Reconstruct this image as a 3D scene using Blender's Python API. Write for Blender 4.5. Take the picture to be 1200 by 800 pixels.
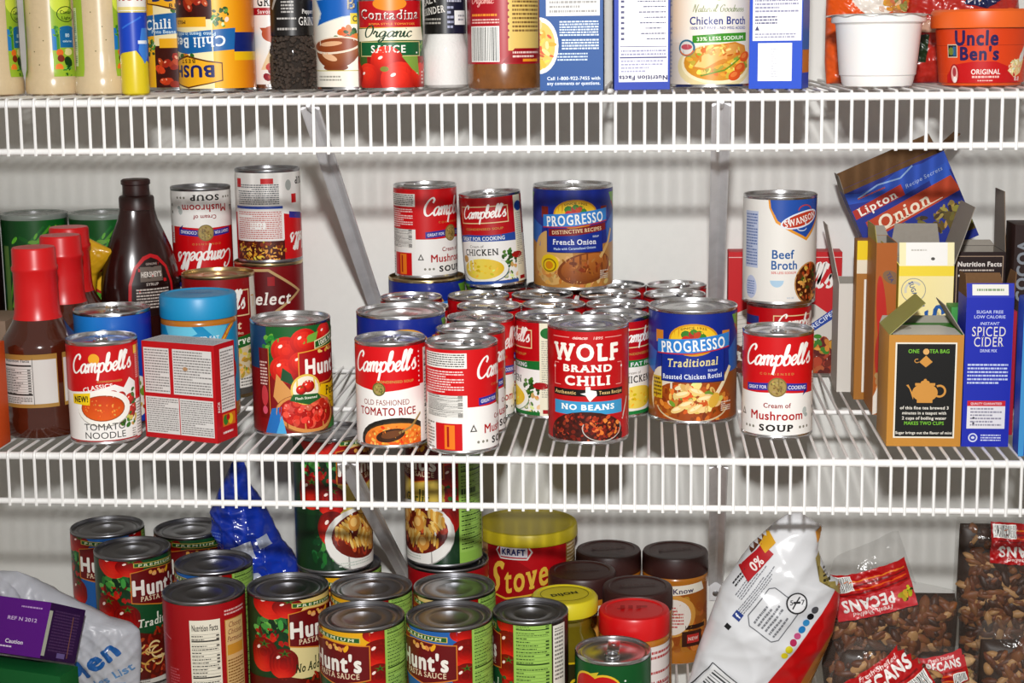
import bpy, bmesh, math, random
from functools import lru_cache
from mathutils import Vector, Matrix, Quaternion
from mathutils.geometry import tessellate_polygon

for _o in list(bpy.data.objects):
    bpy.data.objects.remove(_o, do_unlink=True)
SC = bpy.context.scene
COL = SC.collection
MM = 0.001
ZT = 1550.0                      # height of the top shelf's front rail above the floor, in mm
pi, sin, cos = math.pi, math.sin, math.cos

# ------------------------------------------------------------------ camera, sky, flash, exposure
CAM = Vector((133.2, -1453.3, 49.5))
_yaw, _pit, _rol = 0.083235, 0.179969, -0.012074
_fw = Vector((-sin(_yaw), cos(_yaw), 0)); _rt = Vector((cos(_yaw), sin(_yaw), 0)); _up = Vector((0, 0, 1))
_f2 = cos(_pit) * _fw - sin(_pit) * _up; _u2 = cos(_pit) * _up + sin(_pit) * _fw
_r3 = cos(_rol) * _rt + sin(_rol) * _u2; _u3 = cos(_rol) * _u2 - sin(_rol) * _rt
cam_data = bpy.data.cameras.new('camera'); cam = bpy.data.objects.new('camera', cam_data); COL.objects.link(cam)
cam_data.sensor_width = 36.0; cam_data.lens = 36.0 * 1926.63 / 1200; cam_data.clip_start = 0.05
_m = Matrix((_r3, _u3, -_f2)).transposed().to_4x4(); _m.translation = (CAM + Vector((0, 0, ZT))) * MM
cam.matrix_world = _m; SC.camera = cam

world = bpy.data.worlds.new('room_light'); SC.world = world; world.use_nodes = True
_bg = world.node_tree.nodes['Background']; _bg.inputs[0].default_value = (1.0, 0.94, 0.86, 1); _bg.inputs[1].default_value = 0.32

fl = bpy.data.lights.new('camera_flash', 'SPOT'); fl.energy = 109.0; fl.shadow_soft_size = 0.029
fl.spot_size = math.radians(64); fl.spot_blend = 1.0; fl.color = (1.0, 0.995, 0.985)
flo = bpy.data.objects.new('camera_flash', fl); COL.objects.link(flo)
flo.location = Vector((135, -1454, 303 + ZT)) * MM
flo.rotation_euler = (Vector((40, 100, -175)) - Vector((135, -1454, 303))).to_track_quat('-Z', 'Y').to_euler()

SC.view_settings.view_transform = 'Standard'; SC.view_settings.look = 'None'
SC.view_settings.gamma = 1.0; SC.view_settings.use_curve_mapping = False; SC.view_settings.exposure = 0.0
SC.cycles.use_denoising = True
SC.cycles.max_bounces = 8; SC.cycles.transparent_max_bounces = 24
SC.cycles.caustics_reflective = False; SC.cycles.caustics_refractive = False

# ------------------------------------------------------------------ colours and materials
@lru_cache(None)
def lin(h):
    h = h.lstrip('#')
    if len(h) == 3: h = ''.join(c * 2 for c in h)
    r = []
    for i in (0, 2, 4):
        c = int(h[i:i + 2], 16) / 255
        r.append(c / 12.92 if c <= .04045 else ((c + .055) / 1.055) ** 2.4)
    return tuple(r)

def mixc(a, b, t):
    a = lin(a) if isinstance(a, str) else a; b = lin(b) if isinstance(b, str) else b
    return tuple(x + (y - x) * t for x, y in zip(a, b))

_mats = {}
def mat(name, col=None, rough=.5, metal=0.0, spec=.5, coat=0.0, bump=0.0, bscale=300.0, alpha=1.0, vary=0.0, sss=0.0, bdist=.001):
    """principled material; col None reads the printed ink stored on the surface"""
    if name in _mats: return _mats[name]
    m = bpy.data.materials.new(name); m.use_nodes = True
    nt = m.node_tree; b = nt.nodes['Principled BSDF']
    b.inputs['Roughness'].default_value = rough; b.inputs['Metallic'].default_value = metal
    b.inputs['Specular IOR Level'].default_value = spec; b.inputs['Coat Weight'].default_value = coat
    b.inputs['Coat Roughness'].default_value = .12
    if sss: b.inputs['Subsurface Weight'].default_value = sss; b.inputs['Subsurface Scale'].default_value = .004
    if col is None:
        a = nt.nodes.new('ShaderNodeAttribute'); a.attribute_name = 'ink'
        nt.links.new(a.outputs['Color'], b.inputs['Base Color'])
    else:
        c = lin(col) if isinstance(col, str) else col
        b.inputs['Base Color'].default_value = (*c, 1)
    if bump or vary:
        tc = nt.nodes.new('ShaderNodeTexCoord'); n = nt.nodes.new('ShaderNodeTexNoise')
        n.inputs['Scale'].default_value = bscale; n.inputs['Detail'].default_value = 4
        nt.links.new(tc.outputs['Object'], n.inputs['Vector'])
        if bump:
            bp = nt.nodes.new('ShaderNodeBump'); bp.inputs['Strength'].default_value = bump; bp.inputs['Distance'].default_value = bdist
            nt.links.new(n.outputs['Fac'], bp.inputs['Height']); nt.links.new(bp.outputs['Normal'], b.inputs['Normal'])
        if vary and col is not None:
            mx = nt.nodes.new('ShaderNodeMix'); mx.data_type = 'RGBA'
            mx.inputs[6].default_value = (*[x * (1 - vary) for x in c], 1); mx.inputs[7].default_value = (*[min(1, x * (1 + vary)) for x in c], 1)
            nt.links.new(n.outputs['Fac'], mx.inputs[0]); nt.links.new(mx.outputs[2], b.inputs['Base Color'])
    if alpha < 1:                                            # thin clear film: mostly see-through, glossy on top
        out = nt.nodes['Material Output']; tr = nt.nodes.new('ShaderNodeBsdfTransparent'); mx = nt.nodes.new('ShaderNodeMixShader')
        mx.inputs[0].default_value = alpha
        nt.links.new(tr.outputs[0], mx.inputs[1]); nt.links.new(b.outputs[0], mx.inputs[2]); nt.links.new(mx.outputs[0], out.inputs[0])
    _mats[name] = m
    return m

TIN = mat('tinplate', (.66, .66, .67), .26, 1.0, vary=.12, bscale=60)
TIN_DARK = mat('grey_shaded_tinplate', (.36, .36, .38), .32, 1.0, vary=.15, bscale=60)  # darker grey tin; holds the shade on the lowest shelf's lids in its colour
GOLD = mat('gold_lacquered_tin', (.60, .47, .24), .28, 1.0, vary=.1, bscale=60)
PAPER = mat('printed_paper_label', None, .38, spec=.35, coat=.12)
CARTON = mat('printed_carton', None, .5, spec=.3, coat=.08)
FILM = mat('printed_plastic_film', None, .3, spec=.5, coat=.2, bump=.12, bscale=70)
WIREM = mat('white_vinyl_coated_wire', 'f6f5f3', .35, spec=.5)
WALLM = mat('white_wall_paint', 'e9e8e3', .6, spec=.25, bump=.12, bscale=120, vary=.03)
STEEL = mat('galvanised_steel', (.80, .80, .82), .4, .1, vary=.2, bscale=45)
CLEAR = mat('clear_glass', '20201e', .05, spec=.9, alpha=.10)
CLEARFILM = mat('clear_plastic_film', '8a8680', .12, spec=1.0, alpha=.12, bump=.7, bscale=45, bdist=.004)
GREYCARD = mat('grey_carton_inside', '9b948a', .8, spec=.1, vary=.08)
KRAFT = mat('brown_carton_inside', '75563a', .8, spec=.1, vary=.1)

# ------------------------------------------------------------------ objects
def new_obj(name, me, parent=None, loc=None):
    o = bpy.data.objects.new(name, me); COL.objects.link(o)
    if parent is not None: o.parent = parent
    if loc is not None: o.location = Vector(loc) * MM
    return o

def tag(o, label, cat, group=None):
    o['label'] = label; o['category'] = cat
    if group: o['group'] = group
    return o

def face(x, y):
    """turn about z that brings a thing's front round to the photographer"""
    return math.atan2(CAM.x - x, -(CAM.y - y))

def thing(name, label, cat, x, y, z, rz=0.0, group=None, tilt=(0, 0)):
    o = new_obj(name, None, loc=(x, y, z + ZT)); o.empty_display_size = .02
    o.rotation_euler = (tilt[0], tilt[1], rz)
    return tag(o, label, cat, group)

def mk(name, V, F, m, smooth=True, sharp=38, ink=None, nrm=None):
    me = bpy.data.meshes.new(name)
    me.from_pydata([(a * MM, b * MM, c * MM) for a, b, c in V], [], F)
    me.materials.append(m)
    if ink is not None:
        at = me.attributes.new('ink', 'FLOAT_COLOR', 'POINT')
        at.data.foreach_set('color', [c for col in ink for c in (*col, 1.0)])
    if smooth:
        me.polygons.foreach_set('use_smooth', [True] * len(me.polygons))
        if nrm is not None: me.normals_split_custom_set_from_vertices(nrm)
        elif sharp: me.set_sharp_from_angle(angle=math.radians(sharp))
    me.update()
    return me

def lathe(prof, seg=48, sx=1.0, sy=1.0):
    V, F = [], []; rings = []
    for r, z in prof:
        if r < 1e-6: rings.append([len(V)]); V.append((0, 0, z))
        else:
            b = len(V); rings.append(list(range(b, b + seg)))
            for i in range(seg):
                a = 2 * pi * i / seg; V.append((r * sin(a) * sx, -r * cos(a) * sy, z))
    for A, B in zip(rings, rings[1:]):
        if len(A) == 1 and len(B) == 1: continue
        for i in range(seg):
            j = (i + 1) % seg
            if len(A) == 1: F.append((A[0], B[i], B[j])[::-1])
            elif len(B) == 1: F.append((A[i], A[j], B[0]))
            else: F.append((A[i], A[j], B[j], B[i]))
    return V, F

def join(*VF):
    V, F = [], []
    for v, f in VF:
        b = len(V); V += list(v); F += [tuple(i + b for i in q) for q in f]
    return V, F

def tube(path, r, seg=8, closed=False):
    path = [Vector(p) for p in path]; n = len(path); V, F = [], []; prev = None
    for i, p in enumerate(path):
        if closed: d = path[(i + 1) % n] - path[i - 1]
        else: d = path[min(i + 1, n - 1)] - path[max(i - 1, 0)]
        d.normalize()
        if prev is None:
            a = d.orthogonal().normalized()
        else:
            a = (prev - d * prev.dot(d)).normalized()
        prev = a; b = d.cross(a)
        rr = r[i] if isinstance(r, (list, tuple)) else r
        for k in range(seg):
            t = 2 * pi * k / seg; V.append(tuple(p + a * (cos(t) * rr) + b * (sin(t) * rr)))
    m = n if closed else n - 1
    for i in range(m):
        A = i * seg; B = ((i + 1) % n) * seg
        for k in range(seg):
            k2 = (k + 1) % seg; F.append((A + k, A + k2, B + k2, B + k))
    if not closed:
        F.append(tuple(range(seg))[::-1]); F.append(tuple((n - 1) * seg + k for k in range(seg)))
    return V, F

def boxvf(x0, x1, y0, y1, z0, z1, bev=0.0):
    if bev <= 0:
        V = [(x, y, z) for z in (z0, z1) for y in (y0, y1) for x in (x0, x1)]
        return V, [(0, 2, 3, 1), (4, 5, 7, 6), (0, 1, 5, 4), (1, 3, 7, 5), (3, 2, 6, 7), (2, 0, 4, 6)]
    bm = bmesh.new(); V, F = boxvf(x0, x1, y0, y1, z0, z1)
    vs = [bm.verts.new(v) for v in V]
    for f in F: bm.faces.new([vs[i] for i in f])
    bmesh.ops.bevel(bm, geom=bm.edges[:], offset=bev, segments=2, affect='EDGES', profile=.6)
    bm.verts.index_update(); R = ([tuple(v.co) for v in bm.verts], [tuple(v.index for v in f.verts) for f in bm.faces]); bm.free()
    return R

def slabvf(quad, t):
    """a thin board on four 3-d corners, t thick, away from its normal"""
    q = [Vector(p) for p in quad]; n = (q[1] - q[0]).cross(q[3] - q[0]).normalized() * t
    V = [tuple(p) for p in q] + [tuple(p - n) for p in q]; k = len(q)
    F = [tuple(range(k)), tuple(range(2 * k - 1, k - 1, -1))] + [((i + 1) % k, i, i + k, (i + 1) % k + k) for i in range(k)]
    return V, F

def part(name, VF, m, parent, smooth=True, sharp=38, loc=None):
    return new_obj(name, mk(name, VF[0], VF[1], m, smooth, sharp), parent, loc)

# ------------------------------------------------------------------ lettering
_G = {}
def _load_glyphs():
    """every letter of the built-in font as flat triangles, """
    chars = "ABCDEFGHIJKLMNOPQRSTUVWXYZabcdefghijklmnopqrstuvwxyz0123456789%'.,!-&/+"
    made = []
    for key, off in (('r', 0.0),):
        for ch in chars:
            cu = bpy.data.curves.new('glyph', 'FONT'); cu.body = ch; cu.offset = off; cu.resolution_u = 3
            o = bpy.data.objects.new('glyph', cu); COL.objects.link(o); made.append((key, ch, o))
    adv = {}
    for ch in chars:
        cu = bpy.data.curves.new('glyph', 'FONT'); cu.body = ch + 'I'
        o = bpy.data.objects.new('glyph', cu); COL.objects.link(o); made.append(('w', ch, o))
    cu = bpy.data.curves.new('glyph', 'FONT'); cu.body = 'I'
    o = bpy.data.objects.new('glyph', cu); COL.objects.link(o); made.append(('w', None, o))
    dg = bpy.context.evaluated_depsgraph_get(); dg.update()
    wid = {}
    for key, ch, o in made:
        me = o.evaluated_get(dg).to_mesh()
        vs = [(v.co.x, v.co.y) for v in me.vertices]
        if key == 'w': wid[ch] = max((v[0] for v in vs), default=0)
        else:
            tr = []
            for p in me.polygons:
                pts = [vs[i] for i in p.vertices]
                a = sum(pts[i][0] * pts[(i + 1) % len(pts)][1] - pts[(i + 1) % len(pts)][0] * pts[i][1] for i in range(len(pts)))
                if abs(a) > 1e-9: tr.append(pts if a > 0 else pts[::-1])
            _G[key, ch] = tr
    for ch in chars: _G['adv', ch] = wid[ch] - wid[None]
    _G['cap'] = max(v[1] for t in _G['r', 'H'] for v in t)
    _G['xh'] = max(v[1] for t in _G['r', 'x'] for v in t)
    for key, ch, o in made:
        cu = o.data; bpy.data.objects.remove(o, do_unlink=True); bpy.data.curves.remove(cu)
_load_glyphs()

_WT = {'r': ((0, 0),), 'b': ((-.02, -.014), (.02, -.014), (.02, .014), (-.02, .014)),
       'x': tuple((.042 * cos(i * pi / 4), .036 * sin(i * pi / 4)) for i in range(8))}
@lru_cache(None)
def glyph(ch, wt, serif):
    """triangles of a letter; heavier weights are the letter laid over itself a little apart"""
    tr = list(_G['r', ch])
    if serif and ch.isalpha():
        cap, xh = _G['cap'], _G['xh']; e = .03
        top = cap if (ch.isupper() or ch in 'bdfhkl') else xh
        for lv, d in ((0, 1), (top, -1)):
            y = lv + d * (e + .015); iv = []
            for t in _G['r', ch]:
                xs = []
                for i in range(len(t)):
                    (xa, ya), (xb, yb) = t[i], t[(i + 1) % len(t)]
                    if (ya - y) * (yb - y) < 0: xs.append(xa + (y - ya) / (yb - ya) * (xb - xa))
                if len(xs) >= 2: iv.append((min(xs), max(xs)))
            iv.sort(); mg = []
            for a, b in iv:
                if mg and a <= mg[-1][1] + .004: mg[-1][1] = max(b, mg[-1][1])
                else: mg.append([a, b])
            for a, b in mg:
                if .04 < b - a < .2:
                    s = .06; h = .045
                    y0, y1 = (lv, lv + h) if d > 0 else (lv - h, lv)
                    tr.append([(a - s, y0), ((a + .03) if (lv > 0 and ch.islower()) else (b + s), y0), ((a + .03) if (lv > 0 and ch.islower()) else (b + s), y1), (a - s, y1)])
    return [([(x + dx, y + dy) for x, y in t], i) for i, (dx, dy) in enumerate(_WT[wt]) for t in tr]

# one-line script letters: (advance, strokes), baseline 0, x height 1
_SCRIPT = {
 'C': (1.5, [[(1.25, 1.5), (1.4, 1.85), (1.1, 2.1), (.6, 1.75), (.25, 1.0), (.4, .25), (.9, 0), (1.5, .4)]]),
 'a': (1.05, [[(.85, .85), (.55, 1.0), (.2, .7), (.12, .25), (.38, 0), (.7, .35), (.88, .95)], [(.88, .95), (.8, .3), (.95, .02), (1.15, .3)]]),
 'm': (1.42, [[(0, .6), (.15, 1.0), (.22, .6), (.2, 0)], [(.2, .5), (.45, .97), (.66, .9), (.65, 0)], [(.65, .5), (.9, .97), (1.12, .9), (1.08, .25), (1.25, 0), (1.5, .3)]]),
 'p': (1.0, [[(0, .6), (.2, 1.0), (.2, 0), (.12, -.95)], [(.2, .5), (.5, .98), (.88, .8), (.86, .3), (.55, 0), (.25, .15)]]),
 'b': (.95, [[(0, .3), (.38, 1.3), (.42, 2.0), (.24, 1.95), (.15, 1.2), (.15, .3), (.4, 0), (.76, .2), (.82, .7), (.55, .98), (.25, .6)]]),
 'e': (.8, [[(0, .35), (.45, .5), (.66, .8), (.45, 1.0), (.16, .7), (.15, .25), (.45, 0), (.85, .35)]]),
 'l': (.6, [[(0, .3), (.42, 1.3), (.48, 2.0), (.27, 2.0), (.15, 1.2), (.18, .25), (.4, 0), (.65, .3)]]),
 's': (.8, [[(0, .3), (.4, 1.08), (.42, .8), (.68, .35), (.5, .02), (.15, .1)]]),
 "'": (.25, [[(.12, 2.05), (.04, 1.6)]]),
 'r': (.8, [[(0, .5), (.15, 1.05), (.3, .85), (.52, .88), (.48, .3), (.65, 0), (.85, .3)]]),
 'g': (1.1, [[(.85, .85), (.55, 1.0), (.2, .7), (.12, .25), (.38, 0), (.7, .35), (.88, .95)], [(.88, .95), (.8, -.3), (.5, -.9), (.2, -.6), (.7, -.1), (1.15, .3)]]),
 'n': (1.02, [[(0, .6), (.15, 1.0), (.2, .5), (.2, 0)], [(.2, .5), (.5, .97), (.72, .85), (.68, .25), (.85, 0), (1.1, .3)]]),
 'i': (.55, [[(0, .4), (.2, 1.0), (.2, .25), (.4, 0), (.62, .3)], [(.27, 1.42), (.3, 1.5)]]),
 'c': (.8, [[(.75, .8), (.5, 1.0), (.15, .65), (.15, .25), (.45, 0), (.85, .3)]]),
 'S': (1.25, [[(1.2, 1.65), (1.0, 2.08), (.5, 1.9), (.42, 1.4), (.85, 1.0), (1.0, .45), (.6, 0), (.1, .15), (0, .5)]]),
 't': (.62, [[(.28, 1.85), (.2, .3), (.4, 0), (.7, .3)], [(-.1, 1.15), (.6, 1.22)]]),
 'o': (.95, [[(.5, 1.0), (.15, .65), (.2, .15), (.5, 0), (.82, .35), (.75, .85), (.5, 1.0), (.95, .8)]]),
 'v': (.9, [[(0, .8), (.15, 1.0), (.32, 0), (.72, .7), (.78, 1.0), (.98, .9)]]),
 'T': (1.15, [[(-.1, 1.75), (.3, 2.0), (1.35, 1.92)], [(.72, 1.95), (.55, .5), (.3, 0), (0, .2)]]),
 'O': (1.6, [[(.9, 2.05), (.4, 1.6), (.25, .7), (.6, 0), (1.15, .3), (1.4, 1.2), (1.15, 1.95), (.8, 2.0), (.7, 1.7)]]),
 'H': (1.6, [[(.1, 1.7), (.35, 2.0), (.3, 1.0), (.1, 0)], [(1.2, 2.05), (1.05, 1.0), (1.0, .2), (1.3, 0), (1.6, .3)], [(.2, .95), (1.1, 1.05)]]),
 'y': (1.0, [[(0, .7), (.2, 1.0), (.25, .3), (.5, .1), (.8, .95)], [(.8, .95), (.7, -.3), (.4, -.9), (.1, -.6)]]),
 'N': (1.5, [[(.1, 0), (.3, 1.9), (.4, 2.0), (.9, .1), (1.0, 0), (1.2, 1.9), (1.45, 2.05)]]),
 'G': (1.5, [[(1.25, 1.6), (1.1, 2.05), (.6, 1.75), (.25, 1.0), (.45, .15), (.9, 0), (1.2, .5), (1.2, .9)], [(.8, .9), (1.45, .95)]]),
 'u': (1.05, [[(0, .7), (.15, 1.0), (.18, .3), (.4, 0), (.7, .4), (.78, 1.0)], [(.78, 1.0), (.75, .25), (.9, 0), (1.1, .3)]]),
 'd': (1.05, [[(.85, .85), (.55, 1.0), (.2, .7), (.12, .25), (.38, 0), (.7, .35), (.92, 2.0)], [(.92, 2.0), (.8, .3), (.95, .02), (1.15, .3)]]),
 'R': (1.4, [[(.3, 1.9), (.2, 0)], [(.1, 1.7), (.6, 2.05), (1.1, 1.7), (.8, 1.1), (.3, 1.05), (.7, .7), (1.1, 0), (1.4, .2)]]),
}
def _spline(P, n=5):
    out = []
    for i in range(len(P) - 1):
        p0 = P[max(i - 1, 0)]; p1 = P[i]; p2 = P[i + 1]; p3 = P[min(i + 2, len(P) - 1)]
        for k in range(n):
            t = k / n
            out.append(tuple(.5 * (2 * b + (c - a) * t + (2 * a - 5 * b + 4 * c - d) * t * t + (3 * b - a - 3 * c + d) * t ** 3) for a, b, c, d in zip(p0, p1, p2, p3)))
    out.append(P[-1])
    return out

class Ink:
    """a flat print in mm (u across, v up); each shape lies a hair above the one before"""
    def __init__(s): s.P = []; s.gid = 0; s.hold = 0; s.sub = 0
    def add(s, pts, col):
        if not s.hold: s.gid += 1
        s.P.append((pts, col, s.gid + s.sub * 1e-3))
    def __enter__(s):                                        # shapes drawn inside one 'with' share one layer
        if not s.hold: s.gid += 1
        s.hold += 1; return s
    def __exit__(s, *a): s.hold -= 1
    def remap(s, f):
        """move every point of the print through f(u, v)"""
        s.P = [((P[0], [f(*q) for q in P[1]]) if P and P[0] == 'T' else [f(*q) for q in P], c, g) for P, c, g in s.P]
    def layers(s):
        B = {}; order = []
        for pts, col, g in s.P:
            g = int(g); q = pts[1] if pts and pts[0] == 'T' else pts
            x0 = min(p[0] for p in q); x1 = max(p[0] for p in q); y0 = min(p[1] for p in q); y1 = max(p[1] for p in q)
            if g in B:
                b = B[g]; B[g] = (min(b[0], x0), max(b[1], x1), min(b[2], y0), max(b[3], y1))
            else: B[g] = (x0, x1, y0, y1); order.append(g)
        lay = {}; done = []
        for g in order:
            x0, x1, y0, y1 = B[g]; l = 0
            for a0, a1, b0, b1, k in done:
                if k >= l and a0 < x1 and a1 > x0 and b0 < y1 and b1 > y0: l = k + 1
            lay[g] = l; done.append((x0, x1, y0, y1, l))
        return lay
    def rect(s, x0, y0, x1, y1, col): s.add([(x0, y0), (x1, y0), (x1, y1), (x0, y1)], col)
    def frame(s, x0, y0, x1, y1, t, col):
        with s: s._frame(x0, y0, x1, y1, t, col)
    def _frame(s, x0, y0, x1, y1, t, col):
        s.rect(x0, y0, x1, y0 + t, col); s.rect(x0, y1 - t, x1, y1, col); s.rect(x0, y0 + t, x0 + t, y1 - t, col); s.rect(x1 - t, y0 + t, x1, y1 - t, col)
    def poly(s, pts, col):
        a = sum(pts[i][0] * pts[(i + 1) % len(pts)][1] - pts[(i + 1) % len(pts)][0] * pts[i][1] for i in range(len(pts)))
        if a < 0: pts = pts[::-1]
        s.add(('T', pts), col)
    def ell(s, cx, cy, rx, ry=None, col='fff', rot=0, n=26, half=0):
        ry = rx if ry is None else ry; c, d = cos(math.radians(rot)), sin(math.radians(rot)); P = []
        for i in range(n):
            a = 2 * pi * i / n; x, y = rx * cos(a), ry * sin(a)
            if half and y * half < 0: y = 0
            P.append((cx + x * c - y * d, cy + x * d + y * c))
        s.add(P, col)
    def ring(s, *a, **k):
        with s: s._ring(*a, **k)
    def _ring(s, cx, cy, rx, ry, w, col, n=30, a0=0, a1=360):
        A = [math.radians(a0 + (a1 - a0) * i / n) for i in range(n + 1)]
        for a, b in zip(A, A[1:]):
            s.add([(cx + rx * cos(a), cy + ry * sin(a)), (cx + rx * cos(b), cy + ry * sin(b)), (cx + (rx - w) * cos(b), cy + (ry - w) * sin(b)), (cx + (rx - w) * cos(a), cy + (ry - w) * sin(a))][::1 if a0 < a1 else -1], col)
    def line(s, *a):
        with s: s._line(*a)
    def _line(s, pts, w, col):
        for (x0, y0), (x1, y1) in zip(pts, pts[1:]):
            dx, dy = x1 - x0, y1 - y0; L = math.hypot(dx, dy) or 1; nx, ny = -dy / L * w / 2, dx / L * w / 2
            s.add([(x0 - nx, y0 - ny), (x1 - nx, y1 - ny), (x1 + nx, y1 + ny), (x0 + nx, y0 + ny)], col)
    def text(s, t, x, y, h, col, st='r', al='c', w=None, rot=0, sh=0.0, arc=0.0, out=None, sp=0.0):
        """st: r/b weight, + 's' for slab serifs; (x, y) is the middle of the capitals"""
        if out: s.text(t, x, y, h, out, 'x', al, w, rot, sh, arc, None, sp)
        with s: s._text(t, x, y, h, col, st, al, w, rot, sh, arc, sp)
    def _text(s, t, x, y, h, col, st, al, w, rot, sh, arc, sp):
        wt = 'x' if 'x' in st else 'b' if 'b' in st else 'r'; ser = 's' in st
        k = h / (_G['cap'] + (.07 if wt == 'x' else .025 if wt == 'b' else 0)); pen = 0; L = []
        for ch in t:
            if ch == ' ': pen += .28 + sp; continue
            L.append((ch, pen)); pen += _G['adv', ch] + sp + (.06 if ser else 0) + (.07 if wt == 'x' else .03 if wt == 'b' else 0)
        W = pen * k; kx = k * (w / W if w else 1); W = w or W
        ox = -W / 2 if al == 'c' else 0 if al == 'l' else -W
        c, d = cos(math.radians(rot)), sin(math.radians(rot))
        for ch, p in L:
            for tr, s.sub in glyph(ch, wt, ser):
                q = []
                for gx, gy in tr:
                    lx = ox + (p + gx) * kx; ly = gy * k - h / 2; lx += sh * (ly + h / 2)
                    if arc: ly += arc * ((2 * lx / W) ** 2 - .33)
                    q.append((x + lx * c - ly * d, y + lx * d + ly * c))
                s.add(q, col)
        s.sub = 0
    def script(s, t, x, y, w, h, col, nib=.3, sh=.22, rot=0, al='c'):
        """brush lettering, h is the x height"""
        with s: s._script(t, x, y, w, h, col, nib, sh, rot, al)
    def _script(s, t, x, y, w, h, col, nib, sh, rot, al):
        pen = 0; S = []
        for ch in t:
            if ch == ' ': pen += .6; continue
            adv, st = _SCRIPT[ch]
            for q in st: S.append([(pen + a + sh * b, b) for a, b in q])
            pen += adv
        kx = w / pen; c, d = cos(math.radians(rot)), sin(math.radians(rot)); ox = x - (w / 2 if al == 'c' else 0)
        for q in S:
            Q = _spline(q); q2 = []
            for i, (a, b) in enumerate(Q):
                a0, b0 = Q[max(i - 1, 0)]; a1, b1 = Q[min(i + 1, len(Q) - 1)]
                ang = math.atan2(b1 - b0, a1 - a0); wd = nib * (.42 + .58 * abs(sin(ang - .25)))
                nx, ny = -sin(ang) * wd / 2, cos(ang) * wd / 2
                q2.append(((a + nx, b + ny), (a - nx, b - ny)))
            s.sub += 1
            for (l0, r0), (l1, r1) in zip(q2, q2[1:]):
                P = []
                for px, py in (r0, r1, l1, l0):
                    lx = px * kx; ly = (py - .5) * h
                    P.append((ox + lx * c - ly * d, y + lx * d + ly * c))
                s.add(P, col)
        s.sub = 0
    def fine(s, x0, y0, x1, y1, n, col, seed=1, full=.9, th=.5):
        """rows of print too small to read"""
        with s: s._fine(x0, y0, x1, y1, n, col, seed, full, th)
    def _fine(s, x0, y0, x1, y1, n, col, seed, full, th):
        r = random.Random(seed); dy = (y1 - y0) / n
        for i in range(n):
            x = x0; y = y1 - dy * (i + .5); end = x0 + (x1 - x0) * (1 if r.random() < full else r.uniform(.4, .8))
            while x < end - .4:
                w = min(r.uniform(.8, 3.6), end - x); s.rect(x, y - dy * th / 2, x + w, y + dy * th / 2, col); x += w + .55
    def facts(s, x0, y0, x1, y1, bg='f4f2ea', fg='222', title=True, seed=3):
        s.rect(x0, y0, x1, y1, bg); W, H = x1 - x0, y1 - y0; m = W * .05
        t = H * .07 if title else 0
        if title: s.text('Nutrition Facts', (x0 + x1) / 2, y1 - t * .9, t * .75, fg, 'b', w=W * .86)
        r = random.Random(seed); y = y1 - t * 1.7; k = 0
        with s: s._facts(x0, y0, x1, y1, fg, m, W, H, r, y, k)
    def _facts(s, x0, y0, x1, y1, fg, m, W, H, r, y, k):
        d = min(H * .05, 3.5)
        while y > y0 + d * 1.2:
            if k in (2, 13): s.rect(x0 + m, y - d * .2, x1 - m, y + d * .22, fg)
            else:
                s.rect(x0 + m, y - .13, x1 - m, y + .13, fg)
                if k % 5 == 4: s.fine(x0 + m, y - d * .8, x1 - m * 2, y - d * .2, 1, fg, k)
                else:
                    s.fine(x0 + m, y - d * .8, x0 + m + W * r.uniform(.3, .6), y - d * .2, 1, fg, k)
                    if r.random() < .7: s.rect(x1 - m - W * .1, y - d * .75, x1 - m, y - d * .3, fg)
            y -= d; k += 1
    def barcode(s, x0, y0, x1, y1, seed=2, bg='f6f6f2', fg='1c1c1c', vert=False):
        s.rect(x0, y0, x1, y1, bg); r = random.Random(seed)
        with s: s._bars(x0, y0, x1, y1, fg, vert, r)
    def _bars(s, x0, y0, x1, y1, fg, vert, r):
        if vert:
            y = y0 + 1
            while y < y1 - 1.2: w = r.choice((.35, .5, .8)); s.rect(x0 + .8, y, x1 - .8, y + w, fg); y += w + r.choice((.4, .6, .9))
        else:
            x = x0 + 1
            while x < x1 - 1.2: w = r.choice((.35, .5, .8)); s.rect(x, y0 + .8, x + w, y1 - .8, fg); x += w + r.choice((.4, .6, .9))
    def blobs(s, cx, cy, rx, ry, n, sz, pal, seed=1, asp=.65, shine=None, inside=True):
        r = random.Random(seed)
        for i in range(n):
            a = r.uniform(0, 2 * pi); q = math.sqrt(r.random())
            x, y = cx + rx * q * cos(a), cy + ry * q * sin(a); z = sz * r.uniform(.6, 1.25)
            c = lin(r.choice(pal)); c = tuple(v * r.uniform(.8, 1.2) for v in c); rot = r.uniform(0, 180)
            s.ell(x, y, z, z * asp * r.uniform(.8, 1.2), c, rot, 9)
            if shine and r.random() < .5: s.ell(x - z * .25, y + z * .25, z * .3, z * .18, shine, rot, 6)
    def tomato(s, cx, cy, r, leaf=True, col='d8180c', dark='7d0a06', sq=.92):
        def g(u, v):
            d = math.hypot(u - cx + r * .25, (v - cy) / sq - r * .3) / (r * 1.35)
            return mixc(mixc('f0452c', col, min(1, d * 1.6)), dark, max(0, min(1, d * 1.6 - .75)))
        for k in range(4):
            q = 1 - k * .24; s.ell(cx, cy, r * q, r * q * sq, g, n=26)
        s.ell(cx - r * .35, cy + r * .3, r * .16, r * .1, 'ffe9e0', 35, 10)
        if leaf:
            P = []
            for i in range(10):
                a = 2 * pi * i / 10 + .3; q = r * (.48 if i % 2 == 0 else .12); P.append((cx + r * .1 + q * cos(a), cy + r * .55 + q * sin(a) * .6))
            s.poly(P, '3f7d2a'); s.ell(cx + r * .1, cy + r * .55, r * .09, r * .09, '254d17', n=8)

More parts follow.
